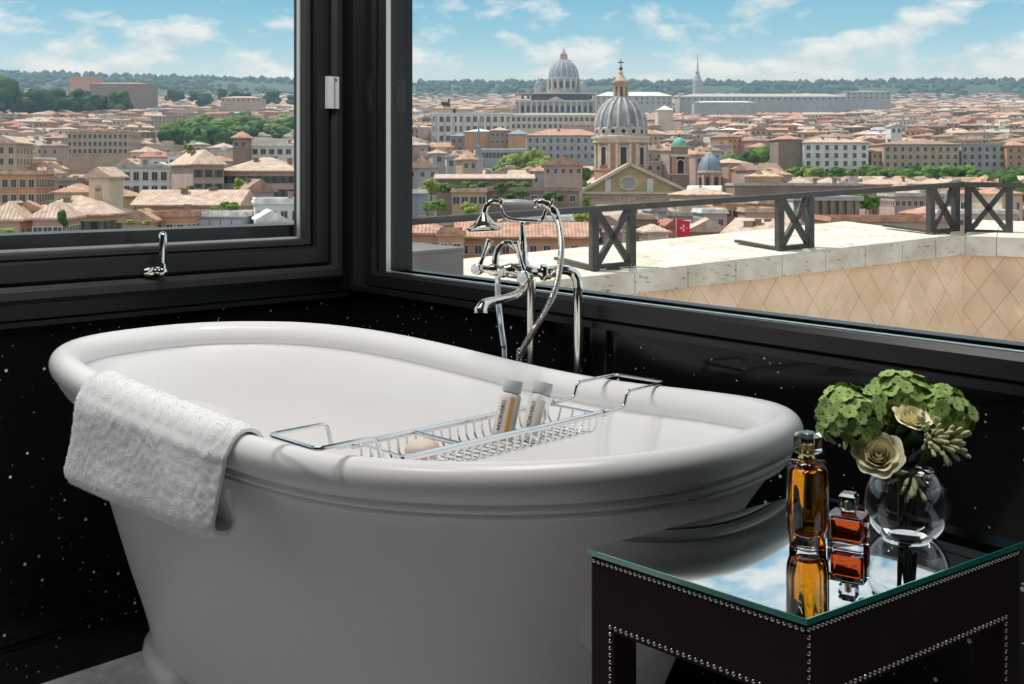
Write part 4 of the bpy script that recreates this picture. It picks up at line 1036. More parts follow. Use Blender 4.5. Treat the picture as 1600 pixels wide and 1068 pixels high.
# ------------------------------------------------------------------ the city on its slope
SL = (HOR - 132) / F; HE = 42.0
def ridge_v(u): return interp(u, (-400, 0, 60, 130, 250, 350, 460, 650, 800, 1000, 1200, 1400, 1600, 2000), (108, 112, 114, 115, 118, 121, 123, 127, 126, 126, 128, 125, 123, 122))
def gz(x, y):
    z = EYE - HE + SL * y
    if y > 2300:
        u = 800 + F * x / y; zr = EYE - (ridge_v(u) + 3.5 - HOR) / F * 3700
        zp = EYE - HE + SL * 3700; w = min(1, (y - 2300) / 1400); w = w * w * (3 - 2 * w)
        z += (zr - zp) * w * min(1.0, y / 3700)
    return z
def terrain():
    m = MB(); ys = [60, 110, 160, 220, 300, 400, 520, 680, 860, 1080, 1350, 1650, 2000, 2300, 2500, 2700, 2900, 3100, 3300, 3500, 3700, 3900, 4200, 4600]
    rows = []
    for y in ys:
        row = []
        for i in range(49):
            x = (-.75 + 1.55 * i / 48) * y; z = gz(x, y)
            if y > 3700: z = gz(x, 3700) - (y - 3700) * .05
            row.append(Vector((x, y, z)))
        rows.append(row)
    m.rings(rows, closed=False)
    for k in range(len(m.f)): m.m[k] = 1 if ys[k // 48] >= 2300 else 0
    struct(m.build('terrain', [MAT['ground'], MAT['wood_hill']], None, 180), 'rising ground of the city with the wooded ridge behind')
terrain()

WIN = MB(); WIN.box((0, 0, 0), (1.0, .10, 1.0), mi=0); WIN.box((0, -.05, .5), (1.22, .12, .10), mi=1); WIN.box((0, -.06, -.53), (1.26, .14, .09), mi=1)
WIN.box((-.56, -.04, 0), (.12, .08, 1.0), mi=1); WIN.box((.56, -.04, 0), (.12, .08, 1.0), mi=1); WIN.box((0, -.055, 0), (.06, .02, 1.0), mi=1)
WINME = WIN.mesh('window', [MAT['pane'], MAT['surround']])
WS = MB(); WS.box((0, 0, 0), (.8, .10, 1.0), mi=0); WS.box((-.62, -.05, 0), (.42, .06, 1.02), mi=1); WS.box((.62, -.05, 0), (.42, .06, 1.02), mi=1); WS.box((0, -.06, -.53), (1.1, .14, .07), mi=2)
WSME = WS.mesh('window', [MAT['pane'], MAT['shutter'], MAT['surround']])
CH = MB(); CH.box((0, 0, .6), (.7, .7, 1.2)); CH.box((0, 0, 1.28), (.95, .95, .16)); CHME = CH.mesh('chimney', W['brown'])

def put_roof(m, kind, w, l, h, ov, rise, mi=0, para=0.5):
    """roof over footprint w (x) by l (y), eaves at height h"""
    a, b = w / 2 + ov, l / 2 + ov
    if kind == 'flat':
        m.box((0, 0, h + .1), (w + ov, l + ov, .3), mi=mi)
        for sx in (-1, 1): m.box((sx * (w / 2), 0, h + .25 + para / 2), (.3, l + .3, para), mi=mi)
        for sy in (-1, 1): m.box((0, sy * (l / 2), h + .25 + para / 2), (w - .3, .3, para), mi=mi)
        return
    t = .25
    if kind == 'hip':
        if w >= l: r = [(-(a - b) - .01, 0), ((a - b) + .01, 0)]
        else: r = [(0, -(b - a) - .01), (0, (b - a) + .01)]
        E_ = [(-a, -b), (a, -b), (a, b), (-a, b)]
        base = len(m.v)
        m.v += [(x, y, h - .02) for x, y in E_] + [(x, y, h + t) for x, y in E_] + [(x, y, h + t + rise) for x, y in r]
        F_ = [(0, 1, 5, 4), (1, 2, 6, 5), (2, 3, 7, 6), (3, 0, 4, 7), (3, 2, 1, 0)]
        if w >= l: F_ += [(4, 5, 9, 8), (5, 6, 9), (6, 7, 8, 9), (7, 4, 8)]
        else: F_ += [(4, 5, 8), (5, 6, 9, 8), (6, 7, 9), (7, 4, 8, 9)]
    else:
        base = len(m.v)
        E_ = [(-a, -b), (a, -b), (a, b), (-a, b)]
        if w >= l: r = [(-a, 0), (a, 0)]; tops = [(4, 5, 9, 8), (6, 7, 8, 9), (5, 6, 9), (7, 4, 8)]
        else: r = [(0, -b), (0, b)]; tops = [(5, 6, 9, 8), (7, 4, 8, 9), (4, 5, 8), (6, 7, 9)]
        m.v += [(x, y, h - .02) for x, y in E_] + [(x, y, h + t) for x, y in E_] + [(x, y, h + t + rise) for x, y in r]
        F_ = [(0, 1, 5, 4), (1, 2, 6, 5), (2, 3, 7, 6), (3, 0, 4, 7), (3, 2, 1, 0)] + tops
    for q in F_: m.f.append(tuple(base + i for i in q)); m.m.append(mi)

def add_windows(par, w, l, h, rz, rows, cols, ww, wh, me, z0=2.0, zt=1.2, sides=True, side_cols=None):
    """windows as separate pieces on the faces that look towards the room"""
    faces = [((0, -l / 2), 0.0, w, cols)]
    if sides:
        wx = par.location.x
        faces.append(((w / 2, 0), pi / 2, l, side_cols or max(1, int(l / (w / cols + .01))))) if (wx < 0) == (True) else faces.append(((-w / 2, 0), -pi / 2, l, side_cols or max(1, int(l / (w / cols + .01)))))
    for (cx, cy), a, span, nc in faces:
        for r in range(rows):
            z = z0 + (h - z0 - zt) * ((r + .5) / rows)
            for c in range(nc):
                s = -span / 2 + span * (c + .5) / nc
                o = link('window', me, par, (cx + s * cos(a), cy + s * sin(a), z)); o.rotation_euler = (0, 0, a); o.scale = (ww, 1, wh)

def block(name, label, cat, u1, u2, vtop, vbase, depth=14, rz=0.0, wall='cream', roof='hip', rmat='terracotta', rise=3.0, rows=0, cols=0, ww=1.2, wh=1.8, shutter=False, chim=1, group=None, d=None, side=True, ov=.7, extra=None, below=8.0):
    """a building whose front stands between columns u1, u2 with eaves at vtop and foot at vbase"""
    if d is None: d = HE * F / (vbase - 132)
    uc = (u1 + u2) / 2; wid = (u2 - u1) / F * d
    x, y = (uc - 800) / F * d, d; zb = gz(x, y + depth / 2); zt = EYE - (vtop - HOR) / F * d
    h = zt - zb
    fx = Vector((cos(rz), sin(rz), 0)); bx = Vector((-sin(rz), cos(rz), 0))
    c = Vector((x, y, zb)) + bx * depth / 2
    t = thing(name, label, cat, c, rz, group)
    m = MB(); m.box((0, 0, (h - below) / 2), (wid, depth, h + below)); m.build('walls', W[wall] if isinstance(wall, str) else wall, t)
    m = MB(); put_roof(m, roof, wid, depth, h, ov, rise); m.build('roof', RF[rmat] if isinstance(rmat, str) else rmat, t)
    if rows: add_windows(t, wid, depth, h, rz, rows, cols, ww, wh, WSME if shutter else WINME, sides=side, z0=max(1.2, h - rows * max(3.1, wh * 1.7)), zt=.3)
    rng = random.Random(int(u1 * 7 + vtop))
    for k in range(chim):
        o = link('chimney', CHME, t, (rng.uniform(-.35, .35) * wid, rng.uniform(-.2, .35) * depth, h + (rise * .45 if roof != 'flat' else .2))); s = rng.uniform(.9, 1.6); o.scale = (s, s, s)
    BOXES.append((c.x, c.y, rz, wid / 2, depth / 2))
    KEEP.append((c.x, c.y, 0, u1, u2, (vtop + 15 if d < 300 else vtop + (.95 if 330 < d < 600 else .8) * (132 + HE * F / d - vtop)), d))
    return t, wid, depth, h
KEEP = []; BOXES = []

def ring_pts(cx, cy, r, z, n): return [Vector((cx + r * cos(2 * pi * j / n), cy + r * sin(2 * pi * j / n), z)) for j in range(n)]
def dome(par, nm, c, r, h, z0, mt, rib_mt=None, ribs=0, rib_w=.9, tip=.16, n=48, power=.5):
    m = MB(); prof = []
    for k in range(13):
        a = (pi / 2) * k / 12 * (1 - tip * .6); prof.append((r * cos(a) ** (1 if power == .5 else power), z0 + h * sin(a) / sin((pi / 2) * (1 - tip * .6))))
    m.lathe(prof, c, n, cap1=True); dm = m.build(nm, mt, par, 60)
    for i in range(ribs):
        a = 2 * pi * (i + .5) / ribs; b = MB()
        b.tube([Vector((c[0] + (q + rib_w * .12) * cos(a), c[1] + (q + rib_w * .12) * sin(a), z)) for q, z in prof], rib_w, 6); b.build('rib', rib_mt, dm, 60)
    return dm, prof[-1]

def san_carlo():
    d = 372.0; s = d / F
    x = (982 - 800) * s; g = gz(x, d)
    t = thing('domed_church', 'great church with ribbed grey lead dome, lantern and cream pediment', 'church', (x, d, g))
    Z = lambda v: EYE - (v - HOR) * s - g
    cy = 26.0                                            # dome axis behind the facade
    k = (d + cy) / d                                     # keep sizes right at the dome's own depth
    Zd = lambda v: EYE - (v - HOR) * s * k - g
    r = 40.5 * s * k
    # drum
    m = MB(); m.lathe([(r * 1.03, Zd(330)), (r * 1.03, Zd(266)), (r * 1.06, Zd(266)), (r * 1.06, Zd(263)), (r * .98, Zd(263)), (r * .98, Zd(225))], (0, cy, 0), 48); drum = m.build('drum', MAT['brickred'], t, 30)
    m = MB(); m.lathe([(r * .98, Zd(225)), (r * 1.10, Zd(223)), (r * 1.10, Zd(219)), (r * 1.14, Zd(217)), (r * 1.14, Zd(213.5)), (r * 1.02, Zd(212.5))], (0, cy, 0), 48, cap1=True); m.build('drum_cornice', MAT['stone'], t, 30)
    for i in range(8):
        a = -pi / 2 + 2 * pi * i / 8
        m = MB(); c = Vector((cos(a) * r * .985, cy + sin(a) * r * .985, Zd(244))); m.box(c, (2.0, .5, 5.8), rz=a + pi / 2); m.build('drum_window', MAT['dark'], t)
        m = MB()
        for q in (-1, 1): m.box(c + Vector((-sin(a), cos(a), 0)) * q * 1.35, (.6, .9, 6.4), rz=a + pi / 2)
        m.box(c + Vector((0, 0, 3.3)), (3.4, .9, .5), rz=a + pi / 2); m.build('window_surround', MAT['stone'], t)
        for q in (-1, 1):
            aa = a + q * pi / 8 * .62; m = MB(); m.box((cos(aa) * r, cy + sin(aa) * r, Zd(244.5)), (1.0, .9, Zd(225) - Zd(264)), rz=aa + pi / 2); m.build('pilaster', MAT['stone'], t)
    # band with round openings, then the dome
    m = MB(); m.lathe([(r * 1.0, Zd(213)), (r * 1.0, Zd(201)), (r * .96, Zd(199))], (0, cy, 0), 48); m.build('oculus_band', MAT['lead_rib'], t, 30)
    for i in range(16):
        a = -pi / 2 + 2 * pi * i / 16
        if sin(a) > .3: continue
        m = MB(); m.lathe([(1.25, -.05), (1.25, .22), (.8, .22), (.8, .08), (.0001, .08)], (cos(a) * r, cy + sin(a) * r, Zd(206.5)), 14, axis=(cos(a), sin(a), 0)); m.build('oculus', [MAT['stone']], t, 30)
        m = MB(); m.lathe([(.8, .12), (.0001, .12)], (cos(a) * r, cy + sin(a) * r, Zd(206.5)), 12, axis=(cos(a), sin(a), 0)); m.build('oculus_hole', MAT['dark'], t)
    dm, (tr, tz) = dome(t, 'dome', (0, cy, 0), r * .97, Zd(153) - Zd(200), Zd(200), MAT['lead'], MAT['lead_rib'], 16, .55, tip=.26)
    lr = 12 * s * k
    m = MB(); m.lathe([(lr * 1.35, Zd(155)), (lr * 1.35, Zd(152.5)), (lr * .85, Zd(152))], (0, cy, 0), 24); m.build('lantern_base', MAT['lead_rib'], t, 30)
    for i in range(8):
        a = 2 * pi * (i + .5) / 8; m = MB(); m.tube([(cos(a) * lr * .82, cy + sin(a) * lr * .82, Zd(153)), (cos(a) * lr * .82, cy + sin(a) * lr * .82, Zd(134))], .55, 8); m.build('lantern_column', W['tan'], t, 60)
    m = MB(); m.lathe([(lr * .5, Zd(153)), (lr * .5, Zd(134))], (0, cy, 0), 16); m.build('lantern_core', W['brown'], t, 60)
    m = MB(); m.lathe([(lr * .9, Zd(136)), (lr * .95, Zd(131)), (lr * 1.15, Zd(130)), (lr * 1.15, Zd(127)), (lr * .8, Zd(125)), (lr * .45, Zd(120)), (lr * .22, Zd(116)), (lr * .3, Zd(114)), (lr * .12, Zd(110)), (.05, Zd(108))], (0, cy, 0), 20); m.build('lantern_cap', W['tan'], t, 40)
    m = MB(); m.lathe([(.01, -.7), (.5, -.5), (.7, 0), (.5, .5), (.01, .7)], (0, cy, Zd(107)), 12); m.build('gilt_ball', MAT['bronze'], t, 180)
    m = MB(); m.box((0, cy, Zd(100)), (.28, .28, Zd(93) - Zd(107))); m.box((0, cy, Zd(97.5)), (2.2, .28, .28)); m.build('cross', MAT['bronze'], t)
    # nave and facade
    hw = 84 * s * .5 * 1.95
    X = lambda u: (u - 982) * s
    m = MB(); m.hexa([(X(914), 2.6, -8), (X(1068), 2.6, -8), (X(1068), 60, -8), (X(914), 60, -8)], [(X(914), 2.6, Z(292)), (X(1068), 2.6, Z(292)), (X(1068), 60, Z(296)), (X(914), 60, Z(296))]); m.build('nave_walls', W['cream'], t)
    m = MB(); m.hexa([(X(911), .5, Z(300)), (X(984), .5, Z(257)), (X(984), 60, Z(257)), (X(911), 60, Z(300))], [(X(910), .5, Z(298)), (X(984), .5, Z(254.5)), (X(984), 60, Z(254.5)), (X(910), 60, Z(298))])
    m.hexa([(X(984), .5, Z(257)), (X(1072), .5, Z(300)), (X(1072), 60, Z(300)), (X(984), 60, Z(257))], [(X(984), .5, Z(254.5)), (X(1073), .5, Z(298)), (X(1073), 60, Z(298)), (X(984), 60, Z(254.5))]); m.build('nave_roof', RF['pale'], t)
    m = MB(); b = len(m.v); pts = [(X(914), Z(299)), (X(1070), Z(299)), (X(984), Z(258))]
    m.rings([[Vector((x_, 2.6, z_)) for x_, z_ in pts], [Vector((x_, .8, z_)) for x_, z_ in pts]], True, True, True); m.build('pediment', W['ochre'], t)
    for (ua, va, ub, vb) in ((908, 299, 984, 256), (984, 256, 1076, 299)):
        m = MB(); m.bar((X(ua), .3, Z(va)), (X(ub), .3, Z(vb)), 1.9, 1.0, up=(0, 0, 1)); m.build('raking_cornice', MAT['stone'], t)
    m = MB(); m.box((X(991), .2, Z(301)), ((1078 - 905) * s, 2.4, .8)); m.build('cornice', MAT['stone'], t)
    m = MB(); m.box((X(991), 1.0, Z(311)), ((1074 - 908) * s, 1.6, 3.8)); m.build('frieze', W['cream'], t)
    m = MB(); m.box((X(991), .4, Z(319)), ((1078 - 905) * s, 2.2, .7)); m.build('architrave', MAT['stone'], t)
    m = MB(); m.box((X(991), 1.6, Z(319) / 2 - 4), ((1070 - 912) * s, 1.8, Z(319) + 8)); m.build('facade_wall', W['cream'], t)
    for u in (950, 1016):
        m = MB(); m.box((X(u), .6, Z(289)), (2.0, .6, Z(279) - Z(299))); m.build('pediment_pier', W['white'], t)
    for u in (924, 948, 1016, 1046):
        m = MB(); m.lathe([(.95, 0), (.85, Z(322) * .98)], (X(u), .5, 0), 14); m.build('column', MAT['stone'], t, 60)
    # oval window in the pediment
    m = MB(); c = Vector((X(982), .72, Z(286))); n = 28
    def ov(a, b, y): return [Vector((c.x + a * cos(2 * pi * j / n), y, c.z + b * sin(2 * pi * j / n))) for j in range(n)]
    m.rings([ov(3.2, 2.6, .85), ov(3.2, 2.6, .45), ov(2.4, 1.8, .45), ov(2.3, 1.7, .75)], True); fr = m.build('oval_surround', MAT['stone'], t, 40)
    m = MB(); m.rings([ov(2.35, 1.75, .74), ov(.01, .01, .74)], True); m.build('oval_pane', W['grey'], t)
    cu = bpy.data.curves.new('inscription', 'FONT'); cu.body = 'SS AMBROSIO ET CAROLO DICATUM'; cu.size = 2.3; cu.align_x = 'CENTER'; cu.align_y = 'CENTER'; cu.extrude = .05
    o = text_mesh('inscription', cu, MAT['brickred'], t); o.location = (X(991), .12, Z(311)); o.rotation_euler = (pi / 2, 0, 0)
    KEEP.append((x, d + 30, 30, 908, 1076, 324, d))
    # bell turret with green dome
    d2 = 392.0; s2 = d2 / F; x2 = (1061.5 - 800) * s2; g2 = gz(x2, d2); Z2 = lambda v: EYE - (v - HOR) * s2 - g2
    b = thing('bell_turret', 'square brick bell turret with green copper dome beside the church', 'tower', (x2, d2, g2))
    w = 27 * s2
    m = MB(); m.box((0, 0, Z2(272) / 2), (w, w, Z2(272))); m.build('turret_base', W['brown'], b)
    m = MB(); m.box((0, 0, Z2(272)), (w * 1.12, w * 1.12, .5)); m.build('lower_cornice', MAT['stone'], b)
    for sx in (-1, 1):
        for sy in (-1, 1):
            m = MB(); m.box((sx * w * .35, sy * w * .35, (Z2(272) + Z2(245)) / 2), (w * .28, w * .28, Z2(245) - Z2(272))); m.build('corner_pier', MAT['brickred'], b)
    m = MB(); m.box((0, 0, (Z2(272) + Z2(245)) / 2), (w * .5, w * .5, Z2(245) - Z2(272))); m.build('belfry_core', MAT['dark'], b)
    m = MB(); n = 14; R1 = w * .22
    arc = [(R1 * cos(pi * j / n), Z2(255) + R1 * sin(pi * j / n)) for j in range(n + 1)]
    m.tube([Vector((R1, -w * .47, Z2(271)))] + [Vector((xx, -w * .47, zz)) for xx, zz in arc] + [Vector((-R1, -w * .47, Z2(271)))], .28, 6); m.build('arch', MAT['stone'], b, 60)
    m = MB(); m.box((0, 0, Z2(243)), (w * 1.1, w * 1.1, .9)); m.build('upper_cornice', MAT['stone'], b)
    m = MB(); m.box((0, 0, Z2(236)), (w * .86, w * .86, Z2(229) - Z2(243))); m.build('attic', W['brown'], b)
    m = MB(); m.box((0, 0, Z2(229)), (w * .98, w * .98, .5)); m.build('attic_cornice', MAT['stone'], b)
    dome(b, 'copper_dome', (0, 0, 0), w * .44, Z2(214.5) - Z2(229), Z2(229), MAT['copper'], n=24)
    m = MB(); m.lathe([(.3, 0), (.35, .4), (.08, .9), (.05, 1.6)], (0, 0, Z2(214.8)), 10); m.build('finial', MAT['bronze'], b, 60)
    # small blue-grey dome
    d3 = 384.0; s3 = d3 / F; x3 = (1109.5 - 800) * s3; g3 = gz(x3, d3); Z3 = lambda v: EYE - (v - HOR) * s3 - g3
    b = thing('small_dome', 'small blue-grey lead dome on a brick drum beyond the turret', 'dome', (x3, d3, g3)); r = 18 * s3
    m = MB(); m.lathe([(r, 0), (r, Z3(270))], n=32); m.build('drum', MAT['brickred'], b, 40)
    m = MB(); m.lathe([(r, Z3(271)), (r * 1.1, Z3(270)), (r * 1.1, Z3(267.5)), (r * .98, Z3(267))], n=32, cap1=True); m.build('drum_cornice', MAT['stone'], b, 40)
    for i in range(8):
        a = -pi / 2 + pi / 8 + 2 * pi * i / 8
        m = MB(); m.box((cos(a) * r, sin(a) * r, Z3(283)), (1.1, .4, 2.9), rz=a + pi / 2); m.build('drum_window', MAT['dark'], b)
        m = MB(); m.box((cos(a + pi / 8) * r, sin(a + pi / 8) * r, Z3(283)), (.6, .4, 4.6), rz=a + pi / 8 + pi / 2); m.build('pilaster', MAT['stone'], b)
    dome(b, 'lead_dome', (0, 0, 0), r * .97, Z3(240) - Z3(267), Z3(267), MAT['bluelead'], MAT['bluelead'], 8, .16, n=32)
    m = MB(); m.lathe([(.9, Z3(242)), (.9, Z3(239)), (.6, Z3(238)), (.6, Z3(231)), (.85, Z3(230)), (.3, Z3(227)), (.06, Z3(222))], n=14); m.build('lantern', MAT['stone'], b, 50)
    KEEP.append((x2, d2, 9, 1046, 1078, 284, d2)); KEEP.append((x3, d3, 9, 1090, 1130, 294, d3))
san_carlo()

def basilica():
    d = 1440.0; s = d / F; x = (884 - 800) * s; g = gz(x, d)
    Z = lambda v: EYE - (v - HOR) * s - g
    t = thing('basilica', 'huge hazy blue-grey basilica with great dome far across the city', 'church', (x, d, g))
    st = W['grey']; X = lambda u: (u - 869) * s - (884 - 869) * s
    r = 24.5 * s; cy = 60
    m = MB(); m.box((X(869), 14, Z(166) / 2 - 6), (126 * s, 28, Z(146) + 12 + (Z(146) - Z(166)) * 0)); m.build('facade', st, t)
    m = MB(); m.box((X(869), 13, Z(158)), (128 * s, 31, 2.2)); m.build('cornice', MAT['stone'], t)
    m = MB(); m.box((X(869), 13, Z(146)), (128 * s, 31, 1.6)); m.build('attic_cornice', MAT['stone'], t)
    for i in range(14):
        m = MB(); m.lathe([(1.7, Z(183)), (1.5, Z(159))], (X(812 + i * 8.9), -1.0, 0), 10); m.build('column', MAT['stone'], t, 60)
    for i in range(13):
        m = MB(); m.box((X(816.5 + i * 8.9), -.2, Z(152)), (3.2, .8, 4.2)); m.build('attic_window', MAT['dark'], t)
    for i in range(13):
        m = MB(); m.box((X(816.5 + i * 8.9), -.2, Z(170)), (3.4, .8, 8)); m.build('bay_opening', MAT['dark'], t)
    m = MB(); m.rings([[Vector((X(852), y, Z(158))), Vector((X(884), y, Z(158))), Vector((X(868), y, Z(150.5)))] for y in (-3, 0)], True, True, True); m.build('facade_pediment', MAT['stone'], t)
    m = MB(); m.hexa([(X(830), 28, 0), (X(925), 28, 0), (X(925), 110, 0), (X(830), 110, 0)], [(X(830), 28, Z(142)), (X(925), 28, Z(142)), (X(925), 110, Z(142)), (X(830), 110, Z(142))]); m.build('nave', st, t)
    m = MB(); m.lathe([(r * 1.15, Z(150)), (r * 1.15, Z(137)), (r * 1.02, Z(136)), (r * 1.02, Z(120)), (r * 1.12, Z(119)), (r * 1.12, Z(117)), (r * .99, Z(116))], (0, cy, 0), 48, cap1=True); m.build('drum', st, t, 30)
    for i in range(16):
        a = -pi / 2 + 2 * pi * (i + .5) / 16
        m = MB(); m.box((cos(a) * r * 1.03, cy + sin(a) * r * 1.03, Z(128)), (3.4, 1, 8.5), rz=a + pi / 2); m.build('drum_window', MAT['dark'], t)
        a += pi / 16; m = MB(); m.box((cos(a) * r * 1.08, cy + sin(a) * r * 1.08, Z(128)), (2.4, 3.2, Z(119) - Z(137)), rz=a + pi / 2); m.build('buttress', MAT['stone'], t)
    dome(t, 'dome', (0, cy, 0), r * .99, Z(86) - Z(116.5), Z(116.5), MAT['bluelead'], MAT['lead_rib'], 16, .85, tip=.22)
    m = MB(); L = 6.3 * s; m.lathe([(L * 1.1, Z(87.5)), (L * 1.1, Z(85)), (L * .72, Z(84.5)), (L * .72, Z(78)), (L * .95, Z(77)), (L * .55, Z(74)), (L * .2, Z(70)), (L * .22, Z(68.5)), (.2, Z(67)), (.2, Z(64.5))], (0, cy, 0), 20); m.build('lantern', W['rose'], t, 40)
    for i in range(8):
        a = 2 * pi * i / 8; m = MB(); m.tube([(cos(a) * L * .85, cy + sin(a) * L * .85, Z(85)), (cos(a) * L * .85, cy + sin(a) * L * .85, Z(78))], .8, 6); m.build('lantern_column', MAT['stone'], t, 60)
    for u in (842.5, 914):
        cx = X(u) ; rr = 6.2 * s
        m = MB(); m.lathe([(rr, Z(146)), (rr, Z(131)), (rr * 1.15, Z(130.5)), (rr * 1.15, Z(129))], (cx, 40, 0), 20, cap1=True); m.build('side_drum', st, t, 40)
        dome(t, 'side_dome', (cx, 40, 0), rr * .95, Z(123) - Z(129), Z(129), MAT['bluelead'], n=20)
        m = MB(); m.lathe([(1.3, Z(124)), (1.2, Z(121)), (.3, Z(118)), (.15, Z(116))], (cx, 40, 0), 8); m.build('side_lantern', st, t, 40)
    KEEP.append((x, d + 50, 80, 806, 950, 178, d))
basilica()
def long_blocks():
    G = 'long palaces beyond the river'
    def lb(lab, u1, u2, vt, vb, wall, rm, depth=30, rows=0, cols=0, d=None, rise=4, **k):
        return block('palace', lab, 'building', u1, u2, vt, vb, depth, k.pop('rz', 0), wall, k.pop('roof', 'hip'), rm, rise, rows, cols, k.pop('ww', 2.2), k.pop('wh', 3.2), False, k.pop('chim', 0), G, d, k.pop('side', False), .6)
    lb('long grey palace beyond the church dome with bright roof edge', 931, 1050, 150, 186, 'grey', 'whiteroof', 30, 2, 14, 1420, 6)
    lb('very long low grey museum wing with pale roofs below the antenna', 1062, 1322, 151, 186, 'grey', 'greyroof', 40, 1, 26, 1440, 5)
    lb('low grey wing stepping out in front of the long museum', 1085, 1180, 160, 190, 'grey', 'whiteroof', 20, 0, 0, 1380, 2)
    lb('tall grey block ending the long museum wing with pale flat roof', 1322, 1392, 143, 176, 'grey', 'whiteroof', 60, 2, 8, 1560, 3)
    # courthouse with the bronze chariot
    t, w, dp, h = block('courthouse', 'massive white stone courthouse with bronze chariot group on its roof', 'building', 674, 800, 178, 236, 40, 0, W['white'], 'flat', 'whiteroof', 3, 3, 12, 2.2, 3.6, False, 0, None, None, False, 1.0)
    d = HE * F / (236 - 132); s = d / F; X = lambda u: (u - 737) * s
    for u1, u2, hh in ((676, 712, 5), (708, 742, 4.2)):
        m = MB(); m.box((X((u1 + u2) / 2), -12, h + hh * .35), ((u2 - u1) * s, 14, hh * .7)); m.build('roof_attic', W['cream'], t)
        m = MB(); put_roof(m, 'hip', (u2 - u1) * s, 14, 0, .8, 2.2); o = m.build('attic_roof', RF['pale'], t); o.location = (X((u1 + u2) / 2), -12, h + hh * .7)
    for i in range(9):
        m = MB(); m.lathe([(.7, h * .25), (.6, h * .9)], (X(680 + i * 14.5), -dp / 2 - .5, 0), 10); m.build('column', MAT['stone'], t, 60)
    m = MB(); bz = h + 4.6
    for k in range(4):                                    # four horses, chariot, winged figure
        x0 = X(692 + k * 3.2); m.tube([(x0, -14, bz + 1.6), (x0 - .8, -16, bz + 2.0), (x0 - 1.0, -17.2, bz + 3.2), (x0 - 1.1, -18, bz + 3.0)], [.8, .8, .45, .3], 7)
        for q in (-13.5, -16): m.tube([(x0, q, bz + 1.4), (x0, q - .3, bz - .3)], .25, 5)
    m.box((X(698), -11.5, bz + 1.3), (3.2, 2, 2)); m.tube([(X(700), -11.5, bz + 1.5), (X(700), -11.5, bz + 4.5), (X(700), -11.5, bz + 5.6)], [.9, .7, .4], 7)
    m.tube([(X(700), -11.2, bz + 3.8), (X(703), -10.5, bz + 6.2)], [.6, .2], 6); m.build('bronze_chariot', MAT['bronze'], t, 60)
    lb('long cream palace with dark cornice line in front of the basilica', 798, 946, 180, 222, 'cream', 'greyroof', 24, 2, 18, 850, 2)
    lb('grey palace with three rows of windows and orange tiled roof below the basilica', 823, 942, 212, 262, 'grey', 'terracotta', 22, 3, 11, None, 3.6, ww=1.4, wh=2.4, chim=3)
    lb('rose attic building stepping up behind the grey three-row palace', 880, 940, 196, 236, 'rose', 'pale', 16, 0, 0, None, 1.5, roof='flat')
    lb('orange walled block with white roof edge behind the pale obelisk', 726, 772, 206, 245, 'orange', 'whiteroof', 24, 0, 0, None, 2)
    lb('brown hall between the two orange walls, with dark windows', 766, 796, 204, 247, 'brown', 'pale', 20, 2, 4, None, 2, ww=1.6, wh=2.4)
    lb('orange walled church side with blue-grey vault roof', 794, 826, 210, 248, 'orange', MAT['bluelead'], 20, 0, 0, None, 3)
    lb('brown block with blue-grey slate roof in front of the courthouse', 704, 733, 213, 243, 'brown', MAT['bluelead'], 16, 2, 3, None, 2)
    lb('low grey arcade with white roof edge below the orange walls', 752, 822, 234, 262, 'grey', 'whiteroof', 10, 1, 12, None, 1, roof='flat', ww=1.6, wh=3)
    lb('white four-storey block with dark windows above the avenue trees', 1256, 1357, 223, 281, 'white', 'pale', 20, 4, 7, None, 2.2, ww=1.5, wh=2.1, chim=4)
    lb('tan four-storey palazzo between the white and the grey blocks', 1381, 1499, 226, 282, 'tan', 'brownroof', 20, 4, 10, None, 2.0, ww=1.3, wh=2.0, chim=4)
    lb('pale grey-green palazzo next to the tan one above the trees', 1502, 1571, 226, 281, 'grey', 'greyroof', 20, 4, 6, None, 1.2, ww=1.3, wh=2.0, chim=2, roof='flat')
    lb('narrow ochre house in the gap between white block and tan palazzo', 1362, 1381, 237, 281, 'ochre', 'terracotta', 14, 3, 2, None, 1.5, ww=1.3, wh=1.9)
    lb('brown house front peeping out beside the white four-storey block', 1216, 1254, 218, 280, 'brown', 'terracotta', 16, 0, 0, None, 2)
    lb('orange house front at the far end of the avenue', 1573, 1612, 228, 282, 'orange', 'terracotta', 14, 3, 3, None, 2, ww=1.2, wh=1.8)
    lb('small white house with two dark windows rising over the tan palazzo', 1392, 1409, 198, 240, 'white', 'greyroof', 8, 1, 2, 560, 1.2, roof='gable', ww=1.2, wh=2)
    lb('cream block with pyramidal white roof behind the church dome', 1028, 1052, 172, 205, 'cream', 'whiteroof', 20, 0, 0, 900, 4)
    # hill houses beyond the casement
    lb('long brown palace high on the hill among dark trees', 140, 232, 131, 168, 'brown', 'terracotta', 40, 0, 0, 1500, 3)
    lb('orange walled villa on the hilltop with flat roof', 108, 146, 120, 150, 'orange', 'pale', 40, 0, 0, 1800, 2)
    lb('pale villa set at the foot of the hill woods', 345, 408, 153, 172, 'tan', 'pale', 30, 1, 8, 1500, 3)
long_blocks()

